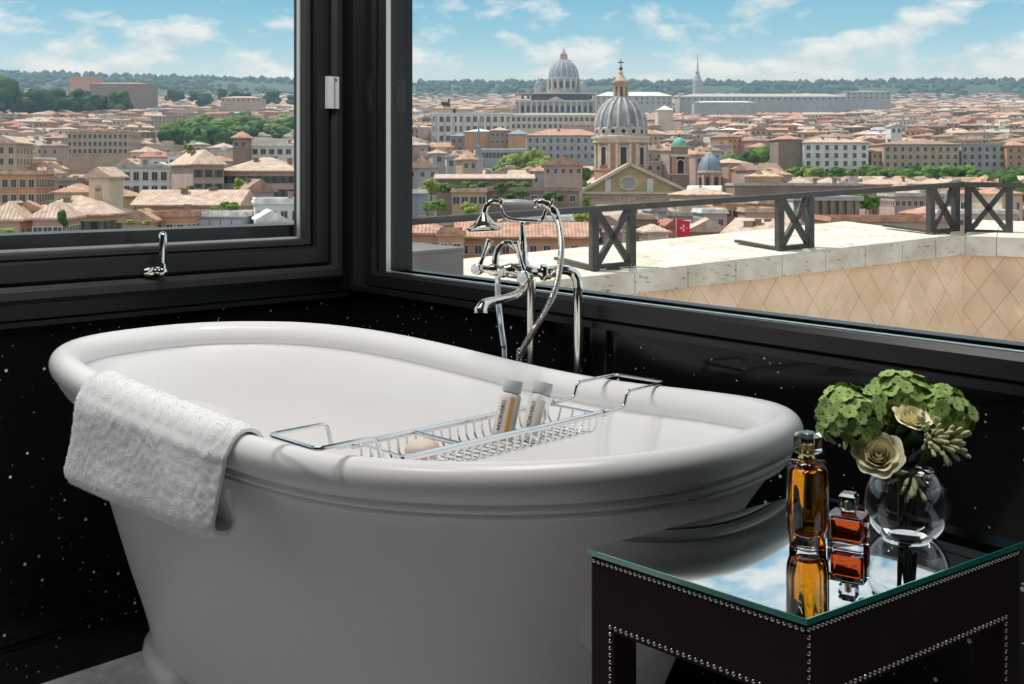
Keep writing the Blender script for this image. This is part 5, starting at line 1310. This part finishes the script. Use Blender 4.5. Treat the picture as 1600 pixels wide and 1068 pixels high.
def near_city():
    G = 'houses on the near rooftops'
    def nb(lab, *a, **k): return block('house', lab, 'house', *a, group=G, **k)
    nb('pink house with pale hip roof at the bottom of the casement view', 52, 97, 343, 420, 9, .12, 'pink', 'hip', 'pale', 2.0, 3, 3, 1.1, 1.7, d=150, chim=1)
    nb('pink hip-roofed wing in the corner beside the pink shuttered house', -18, 30, 345, 420, 9, .1, 'pink', 'hip', 'pale', 2.4, 2, 2, 1.0, 1.6, d=152, chim=1)
    nb('small dusky gable house squeezed between the two pink roofs', 22, 60, 330, 420, 7, .35, 'rose', 'gable', 'terracotta', 1.2, 2, 2, .8, 1.3, d=158, chim=0)
    nb('ochre house under a long tiled roof behind the pink houses', 28, 160, 337, 420, 12, -.06, 'ochre', 'hip', 'pale', 2.8, 1, 6, 1.3, 1.7, d=172, chim=2, shutter=True)
    bt = nb('square cream bell tower house with blind arch and gabled tile roof', 137, 172, 278, 345, 4.2, -.22, 'cream', 'gable', 'pale', 1.6, 0, 0, d=182, chim=0)
    t, w, dp, h = bt
    m = MB(); m.box((-.1, -dp / 2 - .03, h - 2.6), (1.2, .1, 1.9)); m.lathe([(.6, -.05), (.6, .05), (.0001, .05)], (-.1, -dp / 2 - .03, h - 1.65), 20, axis=(0, -1, 0)); m.build('blind_arch', W['tan'], t)
    m = MB(); m.box((-.1, -dp / 2 - .05, h - 3.65), (1.5, .2, .16)); m.build('arch_sill', MAT['stone'], t)
    m = MB(); m.box((0, 0, h - .25), (w + .35, dp + .35, .3)); m.build('eaves_cornice', MAT['stone'], t)
    nb('tan house with rooftop plants just behind the window handle', 192, 238, 347, 420, 8, .15, 'tan', 'gable', 'terracotta', 1.6, 2, 2, .9, 1.3, d=160, chim=2)
    nb('orange brick house with pale roof terraces beside the net-covered scaffold', 238, 292, 338, 420, 9, -.1, 'orange', 'flat', 'terracotta', 1.2, 2, 3, .9, 1.3, d=165, chim=1)
    t, w, dp, h = nb('building front wrapped in grey scaffold netting', 294, 380, 338, 420, 8, -.02, 'grey', 'flat', 'whiteroof', 1, 0, 0, d=170, chim=0)
    for i in range(5):
        m = MB(); m.box((-w / 2 + w * (i + .5) / 5, -dp / 2 - .25, h - 6), (w / 5 - .12, .2, 11)); m.build('net_panel', MAT['net'], t)
    nb('white stepped block with clean walls and bright parapet by the window jamb', 400, 470, 318, 420, 12, .25, 'white', 'flat', 'whiteroof', 1, 2, 4, .9, 1.4, d=165, chim=1)
    nb('grey-white annex with sloping white roof below the stepped block', 408, 440, 345, 420, 7, .3, 'white', 'gable', 'whiteroof', 1.2, 1, 2, .9, 1.3, d=150, chim=0)
    nb('long tan roof running behind the scaffolded front', 210, 372, 322, 400, 11, -.03, 'tan', 'gable', 'pale', 2.6, 1, 9, .9, 1.2, d=196, chim=4)
    nb('low tiled house beside the cream bell tower', 86, 138, 302, 380, 10, .1, 'cream', 'hip', 'terracotta', 1.6, 2, 3, .9, 1.5, d=212, chim=2)
    nb('long white palace with regular dark windows below the green wood', 176, 293, 262, 335, 16, -.05, 'white', 'flat', 'greyroof', 1.4, 2, 8, 1.2, 2.0, d=262, chim=1)
    nb('pale square attic pavilion on top of the long white palace', 262, 292, 243, 330, 8, -.05, 'white', 'flat', 'greyroof', 1, 1, 2, 1.1, 1.6, d=268, chim=0)
    nb('corner palazzo with tan hip roof at the foot of the wood', 302, 350, 258, 330, 22, .5, 'rose', 'hip', 'pale', 3.2, 3, 3, 1.1, 1.7, d=240, chim=3, shutter=True)
    nb('long pale palazzo with broad tiled roof beside the corner palazzo', 346, 462, 268, 330, 14, -.04, 'rose', 'hip', 'pale', 3.0, 2, 9, 1.1, 1.6, d=246, chim=4, shutter=True)
    nb('grey gable house with plants below the long pale palazzo', 386, 428, 300, 360, 10, .4, 'grey', 'gable', 'brownroof', 2.2, 2, 3, .9, 1.4, d=208, chim=1)
    nb('white modern terrace block with square windows near the window jamb', 392, 470, 228, 280, 14, .02, 'white', 'flat', 'whiteroof', 1, 1, 6, 1.4, 1.6, d=340, chim=1)
    nb('dark brown lookout tower with pyramid roof beside the green wood', 364, 386, 216, 300, 6, 0, 'brown', 'hip', 'terracotta', 2.0, 1, 2, 1.2, 1.5, d=330, chim=0)
    nb('salmon house with tall windows in the far corner of the casement view', 2, 55, 272, 345, 12, .1, 'orange', 'flat', 'pale', 1, 3, 4, 1.0, 1.7, d=222, chim=2)
    nb('tall tan gabled house rising behind the salmon house', -20, 24, 224, 300, 14, .1, 'tan', 'gable', 'pale', 2, 3, 3, d=300, chim=0)
    nb('grey flat-roofed terrace house behind the cream bell tower', 90, 130, 282, 350, 10, -.1, 'grey', 'flat', 'greyroof', 1, 1, 4, 1.0, 1.5, d=236, chim=1)
    nb('tan palace with three long rows of windows behind the bell tower', 105, 200, 206, 260, 18, 0, 'tan', 'flat', 'pale', 1, 3, 12, 1.3, 2.0, d=500, chim=0)
    # seen through the terrace window
    nb('salmon flat-roofed house just behind the grey metal cover', 684, 724, 368, 440, 8, .04, 'orange', 'flat', 'terracotta', 1, 2, 2, .9, 1.5, d=150, chim=0)
    nb('dark salmon house with low tiled roof next to the window post', 636, 688, 366, 440, 9, .0, 'pink', 'hip', 'terracotta', 1.6, 2, 3, .8, 1.3, d=158, chim=1)
    nb('small grey roof terrace with awning beyond the salmon houses', 655, 722, 352, 430, 8, .0, 'tan', 'flat', 'greyroof', 1, 1, 4, .8, 1.2, d=175, chim=1)
    nb('long salmon house with a row of dark windows behind the bath mixer', 715, 930, 372, 440, 9, .0, 'orange', 'gable', 'terracotta', 2.0, 1, 10, 1.0, 1.3, d=168, chim=2)
    nb('long dark glazed veranda with white awning roof behind hand shower', 795, 925, 345, 420, 9, 0, 'grey', 'flat', 'whiteroof', 1, 1, 12, 1.6, 1.8, d=190, chim=0)
    nb('long cream awning roof over the planted roof garden', 682, 832, 280, 350, 10, .02, 'brown', 'gable', 'pale', 1.0, 0, 0, d=262, chim=0)
    nb('ochre garden pavilion with dark windows under the planted roof', 706, 760, 300, 350, 8, .02, 'ochre', 'flat', 'pale', 1, 1, 4, 1.4, 1.6, d=238, chim=0)
    nb('dark brown hanging-garden wall behind the hand shower', 745, 905, 298, 360, 8, .02, 'brown', 'flat', 'brownroof', 1, 1, 8, 1.2, 1.4, d=245, chim=0)
    nb('pale blue tarpaulin-covered scaffold tower next to the window post', 644, 664, 302, 360, 5, 0, MAT['bluelead'], 'flat', 'whiteroof', 1, 0, 0, d=225, chim=0)
    nb('grey house with pale gable roof and chimneys near the window post', 636, 684, 262, 320, 12, .1, 'grey', 'gable', 'pale', 2.4, 1, 3, 1.0, 1.4, d=300, chim=2)
    nb('small tan tower with tiled pyramid roof amid the roofs', 722, 746, 250, 310, 6, .4, 'tan', 'hip', 'terracotta', 2.0, 1, 2, 1.2, 1.6, d=345, chim=0)
    nb('grey stone tower house with pale hipped cap near the courthouse', 676, 696, 240, 300, 6, .3, 'grey', 'hip', 'pale', 1.2, 1, 1, 1.4, 2.0, d=380, chim=0)
    nb('grey stone tower with flat cap beside the hipped tower house', 698, 712, 246, 300, 6, .1, 'grey', 'flat', 'greyroof', 1, 1, 1, 1.4, 2.0, d=372, chim=0)
    nb('ruddy roofed house row below the grey three-row palace', 850, 910, 258, 320, 12, -.06, 'rose', 'gable', 'terracotta', 2.4, 1, 5, 1.0, 1.4, d=330, chim=2)
    nb('purple-grey house with flat roof terrace seen under the handrail', 1018, 1042, 330, 400, 8, .1, 'grey', 'flat', 'greyroof', 1, 2, 2, .8, 1.2, d=205, chim=0)
    nb('brown brick house beside the railing panel with pale roof terrace', 990, 1024, 342, 420, 8, .15, 'brown', 'flat', 'pale', 1, 1, 3, .8, 1.2, d=190, chim=1)
    nb('low cream house with small square window beside the red flag', 1012, 1042, 364, 430, 6, .1, 'cream', 'hip', 'pale', 1.0, 1, 2, .9, .9, d=170, chim=0)
    nb('red brick gable house behind the red flag', 1080, 1136, 362, 430, 8, -.1, 'pink', 'gable', 'pale', 1.8, 1, 3, .9, 1.3, d=180, chim=0)
    nb('red brick low house left of the flag pole', 1044, 1060, 354, 430, 6, .1, 'pink', 'gable', 'redroof', 1.0, 0, 0, d=186, chim=0)
    nb('tall orange house with dark window under the handrail', 1134, 1164, 318, 400, 10, .06, 'orange', 'flat', 'pale', 1, 2, 3, .8, 1.3, d=205, chim=0)
    nb('grey terrace house with white flat roof beside the tall orange house', 1098, 1136, 333, 400, 8, .06, 'grey', 'flat', 'whiteroof', 1, 1, 2, .8, 1.4, d=200, chim=0)
    nb('dusky pink flat-roofed house near the middle railing panel', 1164, 1212, 331, 400, 9, .1, 'rose', 'flat', 'pale', 1, 2, 4, .8, 1.2, d=200, chim=1)
    nb('orange terrace house rising behind the dusky pink one', 1186, 1216, 318, 390, 9, .1, 'orange', 'flat', 'pale', 1, 1, 3, .8, 1.2, d=216, chim=0)
    t, w, dp, h = nb('modern grey hall with square pillars between the railing panels', 1240, 1342, 312, 370, 14, .0, 'white', 'flat', 'greyroof', 1, 0, 0, d=232, chim=0)
    for i in range(8):
        m = MB(); m.box((-w / 2 + w * (i + .5) / 8, -dp / 2 - 1.2, h / 2 - 4), (.9, .9, h + 8)); m.build('pillar', W['brown'], t)
    m = MB(); m.box((0, -dp / 2 - .6, h + .3), (w + 1, 2.6, .9)); m.build('canopy', W['grey'], t)
    nb('long dark brown flat building running below the avenue trees', 1148, 1346, 290, 335, 14, -.01, 'brown', 'flat', 'greyroof', 1, 0, 0, d=330, chim=3)
    nb('rose barracks with a row of windows behind the last railing panel', 1398, 1500, 307, 350, 14, 0, 'rose', 'flat', 'greyroof', 1, 1, 11, .9, 1.2, d=285, chim=0)
    nb('dusky windowless store next to the barracks with pale coping', 1352, 1402, 302, 350, 14, .35, 'rose', 'flat', 'pale', 1, 0, 0, d=300, chim=0)
    nb('cream gallery with a row of small windows behind the last panel', 1478, 1590, 334, 385, 8, 0, 'cream', 'flat', 'whiteroof', 1, 1, 16, .6, 1.0, d=225, chim=0)
    nb('wide low building with flat terracotta roof behind the corner panel', 1300, 1480, 346, 400, 12, -.02, 'tan', 'flat', 'terracotta', 1, 0, 0, d=190, chim=0)
near_city()
def flag():
    d = 176.0; s = d / F; c = px(1056.5, 372, d); z = gz(c.x, c.y)
    t = thing('flag', 'red flag with white eight-pointed cross among the rooftops', 'flag', (c.x, c.y, c.z - 6))
    m = MB(); m.tube([(0, 0, -6), (0, 0, 6 + 31 * s)], .06, 8); m.build('flagpole', MAT['steel'], t, 60)
    w, h = 20.5 * s, 25 * s; z0 = 6 + 4 * s
    def wv(x): return .10 * sin(x * 4.2)
    m = MB(); n = 12
    rows = [[Vector((.08 + w * i / n, wv(w * i / n) + o, z0 + (zz * h) - .22 * i / n * (1 if zz else .2))) for i in range(n + 1)] for zz, o in ((0, 0), (1, 0), (1, .03), (0, .03))]
    m.rings(rows + [rows[0]], closed=False); m.build('cloth', MAT['red'], t, 60)
    m = MB(); cx, cz = .08 + w * .52, z0 + h * .47; R = .62
    for k in range(4):
        a = pi / 2 * k; c_, s_ = cos(a), sin(a)
        pts = [(0, .0), (-.36 * R, R), (0, .70 * R), (.36 * R, R)]
        P = [(cx + x * c_ - y * s_, cz + x * s_ + y * c_) for x, y in pts]
        m.rings([[Vector((x, wv(x) - .012, zz)) for x, zz in P], [Vector((x, wv(x) - .03, zz)) for x, zz in P]], True, True, True)
    m.build('eight_pointed_cross', MAT['flagwhite'], t)
flag()
def antenna():
    d = 2600.0; s = d / F; x = (1090 - 800) * s; zt = EYE - (128 - HOR) * s
    t = thing('antenna_tower', 'tall slender broadcasting tower on the distant ridge', 'tower', (x, d, zt - 30))
    Z = lambda v: EYE - (v - HOR) * s - (zt - 30)
    for nm, p in (('tower_base', [(8 * s, 0), (7.5 * s, Z(125)), (5.5 * s, Z(124)), (5 * s, Z(119))]), ('tower_drum', [(5 * s, Z(119)), (3.0 * s, Z(118)), (2.8 * s, Z(113)), (3.6 * s, Z(112)), (1.2 * s, Z(110))]), ('mast', [(1.2 * s, Z(110)), (.9 * s, Z(98)), (.6 * s, Z(95)), (.4 * s, Z(84))])):
        m = MB(); m.lathe(p, n=10, cap1=True); m.build(nm, W['grey'], t, 40)
    for v in (108, 104, 100):
        m = MB(); m.lathe([(1.4 * s, Z(v)), (2.2 * s, Z(v - .6)), (1.4 * s, Z(v - 1.2))], n=10); m.build('mast_dish', W['grey'], t, 40)
antenna()
def obelisk():
    d = 372.0; s = d / F; x = (748 - 800) * s; zb = EYE - (243 - HOR) * s; z0 = gz(x, d)
    t = thing('spire', 'slender pale blue-grey spire in front of the orange walls', 'spire', (x, d, z0))
    b = zb - z0
    m = MB(); m.box((0, 0, b / 2 + 0), (12 * s, 2.2, b)); m.build('spire_tower', W['grey'], t)
    m = MB(); rsq(m, [(5.5 * s, b), (4.5 * s, b + 14 * s), (2.2 * s, b + 18 * s), (1.6 * s, b + 34 * s), (.4 * s, b + 56 * s)], n=8, e=30); m.build('spire_needle', MAT['bluelead'], t)
obelisk()

# ------------------------------------------------------------------ trees
def crown_mesh(name, mt, seed, flat=1.0, lumps=16, sub=2):
    rng = random.Random(seed); m = MB()
    import bmesh
    bm = bmesh.new()
    for k in range(lumps):
        z = rng.uniform(-.8, .8); a = rng.uniform(0, 2 * pi); q = rng.uniform(.25, .62) * sqrt(max(.15, 1 - z * z * .8))
        r = rng.uniform(.30, .46)
        tmp = bmesh.ops.create_icosphere(bm, subdivisions=sub, radius=r)
        for v in tmp['verts']:
            n = noise.noise(v.co * 6 + Vector((k * 3.1, seed, 0))); n2 = noise.noise(v.co * 15 + Vector((k, seed * 2, 5)))
            v.co *= 1 + .30 * n + .20 * n2
            v.co += Vector((q * cos(a), q * sin(a), z * .75)); v.co.z = (v.co.z + .9) * flat
    me = bpy.data.meshes.new(name); bm.to_mesh(me); bm.free(); me.materials.append(mt); return me
CROWNS = {k: [crown_mesh('crown', MAT['tree_' + k], i * 10 + ord(k), 1.0 if i < 2 else .8) for i in range(3)] for k in 'abc'}
TRK = MB(); TRK.tube([(0, 0, -3.0), (0, 0, .2), (.05, 0, .9)], [.13, .09, .05], 7); TRKME = TRK.mesh('trunk', MAT['bark'], 60)
TREEN = [0]
ORD = 'first second third fourth fifth sixth seventh eighth ninth tenth eleventh twelfth thirteenth fourteenth fifteenth sixteenth'.split()
def tree(u, vb, wpx, hpx, d, kind, label, group, lift=0.0):
    s = d / F; p = px(u, vb, d); w, h = wpx * s, hpx * s
    t = thing('tree', label, 'tree', p, random.uniform(0, 6), group)
    c = link('crown', random.choice(CROWNS[kind]), t); c.scale = (w / 1.7, w / 1.7, h / 1.75); c.location = (0, 0, -h * (.12 if hpx > 20 else .30))
    if hpx <= 20: return t
    k = link('trunk', TRKME, t); k.scale = (w * .35, w * .35, max(.6, h * .3))
    TREEN[0] += 1
    return t
def trees():
    rng = random.Random(21)
    def clump(u1, u2, v1, v2, n, wp, hp, kind, lab, grp, d0=None):
        for i in range(n):
            lb_ = lab if n == 1 else (ORD[i] + ' from the left of: ' + lab if False else lab + ', ' + ORD[i] + ' from the left')
            u = u1 + (u2 - u1) * (i + rng.uniform(.1, .9)) / n; v = rng.uniform(v1, v2)
            d = d0 + rng.uniform(-12, 12) if d0 else HE * F / max(14, (v + 4 - 132))
            tree(u, v, wp * rng.uniform(.8, 1.3), hp * rng.uniform(.8, 1.25), d, kind if isinstance(kind, str) and len(kind) == 1 else rng.choice(kind), lb_, grp)
    g = 'trees of the green wood in the casement view'
    clump(262, 350, 220, 236, 12, 34, 36, 'ba', 'dark leafy tree in front of the green wood', g)
    clump(262, 400, 206, 222, 12, 34, 32, 'a', 'leafy tree in the middle of the green wood', g)
    clump(290, 465, 190, 212, 16, 32, 22, 'aac', 'sunlit tree at the back of the green wood', g)
    tree(296, 268, 26, 60, 300, 'b', 'tall dark conifer-like tree standing in front of the green wood', g)
    clump(-10, 70, 160, 178, 7, 40, 42, 'b', 'dark tree on the slope below the hill villa', 'dark trees below the hill villas', 1150)
    clump(70, 200, 165, 176, 9, 34, 30, 'b', 'dark tree below the long brown hill palace', 'dark trees below the hill villas', 1200)
    clump(250, 460, 150, 160, 10, 22, 16, 'b', 'small dark tree on the hazy lower slope', 'dark trees below the hill villas', 1600)
    g = 'trees around the domed church'
    clump(782, 856, 264, 278, 8, 34, 36, 'ac', 'bright green round tree below the grey three-row palace', g)
    clump(858, 914, 290, 322, 10, 32, 40, 'b', 'dark tree of the hanging garden beside the church pediment', g)
    clump(880, 920, 316, 330, 4, 24, 24, 'c', 'yellow-green shrub at the edge of the hanging garden', g)
    clump(1022, 1050, 262, 275, 3, 30, 36, 'a', 'tree between the church drum and the bell turret', g)
    clump(1076, 1100, 262, 276, 3, 26, 36, 'a', 'tree between the bell turret and the small blue dome', g)
    clump(1128, 1222, 262, 276, 8, 34, 34, 'ab', 'tree filling the ground beyond the small blue dome', g)
    clump(1130, 1160, 272, 282, 3, 24, 18, 'c', 'yellow-green shrub at the foot of the small blue dome', g)
    g = 'avenue trees under the palazzi'
    clump(1222, 1345, 280, 286, 12, 26, 21, 'ac', 'avenue tree at the foot of the white four-storey block', g, 486)
    clump(1352, 1500, 281, 287, 14, 28, 25, 'a', 'avenue tree at the foot of the tan palazzo', g, 480)
    clump(1500, 1640, 282, 292, 12, 34, 28, 'ab', 'avenue tree at the foot of the grey-green palazzo', g, 470)
    clump(1552, 1640, 308, 330, 5, 44, 44, 'b', 'dark tree behind the last railing panel', 'dark trees by the ledge corner', 300)
    g = 'shrubs of the roof gardens'
    clump(655, 684, 292, 302, 4, 20, 18, 'c', 'bright shrub on the roof garden beside the window post', g, 250)
    clump(690, 830, 288, 300, 10, 18, 14, 'ab', 'shrub along the edge of the long cream awning roof', g, 254)
    clump(760, 880, 296, 312, 8, 22, 16, 'b', 'dark creeper shrub on the hanging-garden wall', g, 240)
    clump(664, 690, 320, 332, 3, 22, 16, 'a', 'shrub on the terrace beside the blue tarpaulin tower', g, 215)
    clump(725, 745, 326, 334, 3, 16, 14, 'c', 'yellow shrub behind the neck of the hand shower', g, 210)
    clump(895, 925, 338, 348, 3, 16, 14, 'c', 'small bright shrub on the veranda roof by the hose', g, 185)
    clump(1336, 1366, 310, 326, 4, 20, 18, 'a', 'shrub beside the modern pillared hall', g, 250)
    clump(80, 100, 350, 362, 2, 18, 22, 'b', 'dark shrub beside the pink shuttered house', g, 148)
    clump(-5, 22, 355, 366, 2, 20, 14, 'c', 'bright terrace shrub below the pink hip-roofed wing', g, 146)
    clump(200, 236, 346, 352, 4, 14, 10, 'c', 'potted terrace plant behind the window handle', g, 156)
    clump(330, 372, 322, 332, 5, 16, 9, 'a', 'terrace plant on the roof behind the scaffold netting', g, 172)
    clump(366, 386, 290, 304, 2, 18, 18, 'c', 'small bright tree beside the grey gable house', g, 206)
    clump(295, 302, 300, 318, 2, 12, 16, 'a', 'small tree in the street below the long white palace', g, 245)
trees()
def hill_woods():
    import bmesh
    rng = random.Random(9); bm = bmesh.new(); proto = bmesh.new(); bmesh.ops.create_icosphere(proto, subdivisions=1, radius=1.0)
    PV = [v.co.copy() for v in proto.verts]; PF = [tuple(v.index for v in f.verts) for f in proto.faces]
    m = MB()
    for k in range(2600):
        y = 2350 + 1450 * rng.random() ** .7; u = rng.uniform(-120, 1720); x = (u - 800) / F * y
        n = noise.noise(Vector((u * .012, y * .002, 3)))
        if n < -.18 and y < 3400: continue
        r = rng.uniform(7, 15); z = gz(x, min(y, 3690)); b = len(m.v); sc = rng.uniform(.7, 1.15)
        rr = [r * rng.uniform(.8, 1.2) for _ in PV]
        m.v += [(x + p.x * q, y + p.y * q, z + r * .25 + p.z * q * sc) for p, q in zip(PV, rr)]
        m.f += [tuple(b + i for i in f) for f in PF]; m.m += [rng.choice((0, 0, 1))] * len(PF)
    o = m.build('hillside_woods', [mat('hill_wood_dark', (.016, .036, .026), .9, col2=(.035, .065, .04), scale=.05), mat('hill_wood_green', (.03, .06, .03), .9, col2=(.06, .10, .045), scale=.05)]); tag(o, 'hazy dark woods covering the distant ridge behind the city', 'woods', None, 'stuff')
hill_woods()

# ------------------------------------------------------------------ the rest of the roofscape
def roofscape():
    rng = random.Random(33)
    walls = list(W.items()); wk = [('tan', 5), ('cream', 4), ('rose', 4), ('pink', 2), ('ochre', 2), ('orange', 2), ('white', 2), ('grey', 2), ('brown', 3)]
    rk = [('terracotta', 4), ('pale', 5), ('brownroof', 4), ('greyroof', 3), ('whiteroof', 1), ('redroof', 1)]
    pw = [k for k, n in wk for _ in range(n)]; pr = [k for k, n in rk for _ in range(n)]
    wn = list(W); rn = list(RF)
    far = MB(); farm = [W[k] for k in wn] + [RF[k] for k in rn] + [MAT['pane']]
    cand = []
    y = 158.0
    while y < 2750:
        step = 14 + y * .010; x = -.60 * y
        while x < .60 * y:
            wx = x + rng.uniform(-3, 3); wy = y + rng.uniform(-4, 4); cand.append((wx, wy)); x += (11 if y < 500 else 14 if y < 900 else 19) * rng.uniform(.9, 1.5) + y * .004
        y += step
    used = 0
    adj = {'tan': 'tan', 'cream': 'cream', 'rose': 'dusky rose', 'pink': 'pink', 'ochre': 'ochre', 'orange': 'orange', 'white': 'white', 'grey': 'grey', 'brown': 'brown'}
    radj = {'terracotta': 'terracotta', 'pale': 'pale tile', 'brownroof': 'brown tile', 'greyroof': 'grey', 'whiteroof': 'whitish', 'redroof': 'red tile'}
    for x, y in cand:
        u = 800 + F * x / y
        if y > 480 and 470 < u < 640 and y > 900: continue
        bad = False; hmax = 99
        w = rng.uniform(8, 17); l = rng.uniform(8, 15); h = rng.uniform(7, 14.5)
        if y < 500: w *= .78; l *= .85; h = h * 1.15 + (2 if y < 260 else 0)
        if y > 900: w *= 1.35; l *= 1.2
        for (kx, ky, kr, u1, u2, vt, kd) in KEEP:
            if kr and (x - kx) ** 2 + (y - ky) ** 2 < (kr + max(w, l) * .5) ** 2: bad = True; break
            if y < kd and u1 - 10 < u < u2 + 10:            # do not hide a known building: stay below the middle of it
                vlim = vt
                zlim = EYE - (vlim - HOR) / F * y; hm = zlim - gz(x, y) - 1.8
                hmax = min(hmax, hm)
        for bx, by, br, bw, bl in BOXES:
            dx, dy = x - bx, y - by; lx = dx * cos(br) + dy * sin(br); ly = -dx * sin(br) + dy * cos(br); q = (w + l) * .27
            if abs(lx) < bw + q and abs(ly) < bl + q: bad = True; break
        if bad: continue
        if hmax < 3.0: continue
        h = min(h, hmax)
        if y > 1500: h = min(h, 11)
        # keep the woods and the avenue open
        v = 132 + HE * F / y
        if 240 < u < 475 and 520 < y < 1150: continue
        if 1120 < u < 1225 and 430 < y < 600: continue
        if 1215 < u < 1640 and 440 < y < 520: continue
        if 780 < u < 855 and 470 < y < 560: continue
        rz = noise.noise(Vector((x * .006, y * .006, 0))) * 2.2 + rng.uniform(-.08, .08); rz = (rz + pi / 4) % (pi / 2) - pi / 4
        wl = rng.choice(pw); rf = rng.choice(pr); kind = 'flat' if rf in ('greyroof', 'whiteroof') and rng.random() < .75 else rng.choice(('hip', 'hip', 'gable'))
        if kind == 'flat' and rf == 'redroof': rf = 'pale'
        rise = rng.uniform(1.4, 2.6); z = gz(x, y)
        if y < 640 and used < 290 and -60 < u < 1660 and not (475 < u < 640):
            used += 1
            side = 'in the casement view' if u < 560 else 'in the terrace view'
            dist = 'in the near streets' if y < 330 else 'in the middle distance' if y < 480 else 'towards the river'
            if u < 560: near = 'below the salmon house' if u < 80 else 'around the cream bell tower' if u < 210 else 'near the long white palace' if u < 310 else 'near the corner palazzo'
            else: near = 'below the courthouse' if u < 800 else 'near the hanging garden' if u < 930 else 'around the domed church' if u < 1140 else 'near the avenue trees' if u < 1380 else 'beyond the ledge corner'
            lab = '%s house, %s %s roof, %s, %s' % (adj[wl], radj[rf], {'flat': 'flat', 'hip': 'hipped', 'gable': 'gabled'}[kind], near, dist)
            t = thing('house', lab, 'house', (x, y, z), rz, 'houses of the old town')
            m = MB(); m.box((0, 0, (h - 5) / 2), (w, l, h + 5)); m.build('walls', W[wl], t)
            m = MB(); put_roof(m, kind, w, l, h, .5, rise); m.build('roof', RF[rf], t)
            n = max(2, int(w / 3.4)); rows = 2
            if y > 420: rows = 1
            add_windows(t, w, l, h, rz, rows, n, 1.0, 1.5, WSME if rng.random() < .5 else WINME, z0=max(1.5, h - rows * 3.6), zt=.8, sides=y < 330)
            for _ in range(rng.choice((0, 1, 2))):
                o = link('chimney', CHME, t, (rng.uniform(-.3, .3) * w, rng.uniform(-.3, .3) * l, h + (rise * .5 if kind != 'flat' else .2)))
            if rng.random() < .45:
                m = MB(); m.box((0, 0, .9), (1.5, 2.2, 1.8)); o = m.build('dormer', W[rng.choice(pw)], t); o.location = (rng.uniform(-.25, .25) * w, -l * .22, h + (.3 if kind != 'flat' else .2))
            if rng.random() < .5:
                m = MB(); m.tube([(0, 0, 0), (0, 0, 2.6)], .06, 5); m.box((0, 0, 2.3), (1.3, .06, .06)); m.box((0, 0, 1.9), (.9, .06, .06)); o = m.build('aerial', MAT['boxmetal'], t); o.location = (rng.uniform(-.3, .3) * w, rng.uniform(-.1, .3) * l, h + (rise * .5 if kind != 'flat' else .3))
            if kind == 'flat' and rng.random() < .7:
                for _ in range(rng.choice((2, 3, 4))):
                    o = link('roof_plant', rng.choice(CROWNS['ac'[rng.randrange(2)]]), t); o.scale = (rng.uniform(.6, 1.1),) * 2 + (rng.uniform(.5, 1.0),); o.location = (rng.uniform(-.42, .42) * w, rng.uniform(-.45, .3) * l, h + .2)
            if kind == 'flat' and rng.random() < .4:
                m = MB(); m.box((0, 0, 1.3), (w * .4, l * .3, .12)); o = m.build('awning', RF['whiteroof'], t); o.location = (rng.uniform(-.2, .2) * w, -l * .2, h + .9)
            if kind == 'flat' and rng.random() < .6:
                m = MB(); m.box((0, 0, 0), (w * .35, l * .35, 2.4)); o = m.build('roof_hut', W[rng.choice(pw)], t); o.location = (rng.uniform(-.2, .2) * w, rng.uniform(-.2, .2) * l, h + 1.3)
        else:
            m = MB(); m.box((0, 0, (h - 6) / 2), (w, l, h + 6), mi=wn.index(wl)); put_roof(m, kind, w, l, h, .5, rise, mi=len(wn) + rn.index(rf), para=.6)
            if y < 1300:
                for r in range(2):
                    for c in range(max(2, int(w / 3.2))):
                        sx = -w / 2 + w * (c + .5) / max(2, int(w / 3.2)); m.box((sx, -l / 2 - .02, h - 2.0 - 3.2 * r), (1.0, .1, 1.5), mi=len(farm) - 1)
            if rng.random() < .6 and y < 1800:
                for _ in range(2): m.box((rng.uniform(-.35, .35) * w, rng.uniform(-.35, .35) * l, h + 1.2), (rng.uniform(1, 3), rng.uniform(1, 3), rng.uniform(1.5, 3)), mi=wn.index(rng.choice(('white', 'cream', 'grey', 'brown', 'tan'))))
            R = Matrix.Translation((x, y, z)) @ Matrix.Rotation(rz, 4, 'Z'); b = len(far.v)
            far.v += [tuple(R @ Vector(p)) for p in m.v]; far.f += [tuple(b + i for i in f) for f in m.f]; far.m += m.m
    seen = {}
    for o in bpy.data.objects:
        if o.get('group') == 'houses of the old town': seen.setdefault(o['label'], []).append(o)
    for lab, os_ in seen.items():
        if len(os_) < 2: continue
        for k, o in enumerate(sorted(os_, key=lambda q: q.location.x / q.location.y)):
            o['label'] = lab.replace('in the near streets', 'close by').replace('in the middle distance', 'midway').replace('towards the river', 'far off') + ', ' + ORD[k] + ' from left'
    o = far.build('distant_roofscape', farm); tag(o, 'dense hazy mass of tiled roofs filling the distant city', 'rooftops', None, 'stuff')
    print('houses', used, 'far verts', len(far.v))
roofscape()

def haze():
    m = MB(); m.hexa([(-4200, 260, -60), (4200, 260, -60), (4200, 4700, 250), (-4200, 4700, 250)], [(-4200, 260, 60), (4200, 260, 60), (4200, 4700, 425), (-4200, 4700, 425)])
    mt = bpy.data.materials.new('summer_haze'); mt.use_nodes = True; nt = mt.node_tree; nt.nodes.clear()
    o = nt.nodes.new('ShaderNodeOutputMaterial'); v = nt.nodes.new('ShaderNodeVolumeScatter'); v.inputs['Color'].default_value = (.50, .74, 1, 1); v.inputs['Density'].default_value = .00013; v.inputs['Anisotropy'].default_value = .1
    nt.links.new(v.outputs[0], o.inputs['Volume'])
    ob = m.build('haze', mt); tag(ob, 'thin blue summer haze lying over the far city', 'haze', None, 'stuff')
haze()
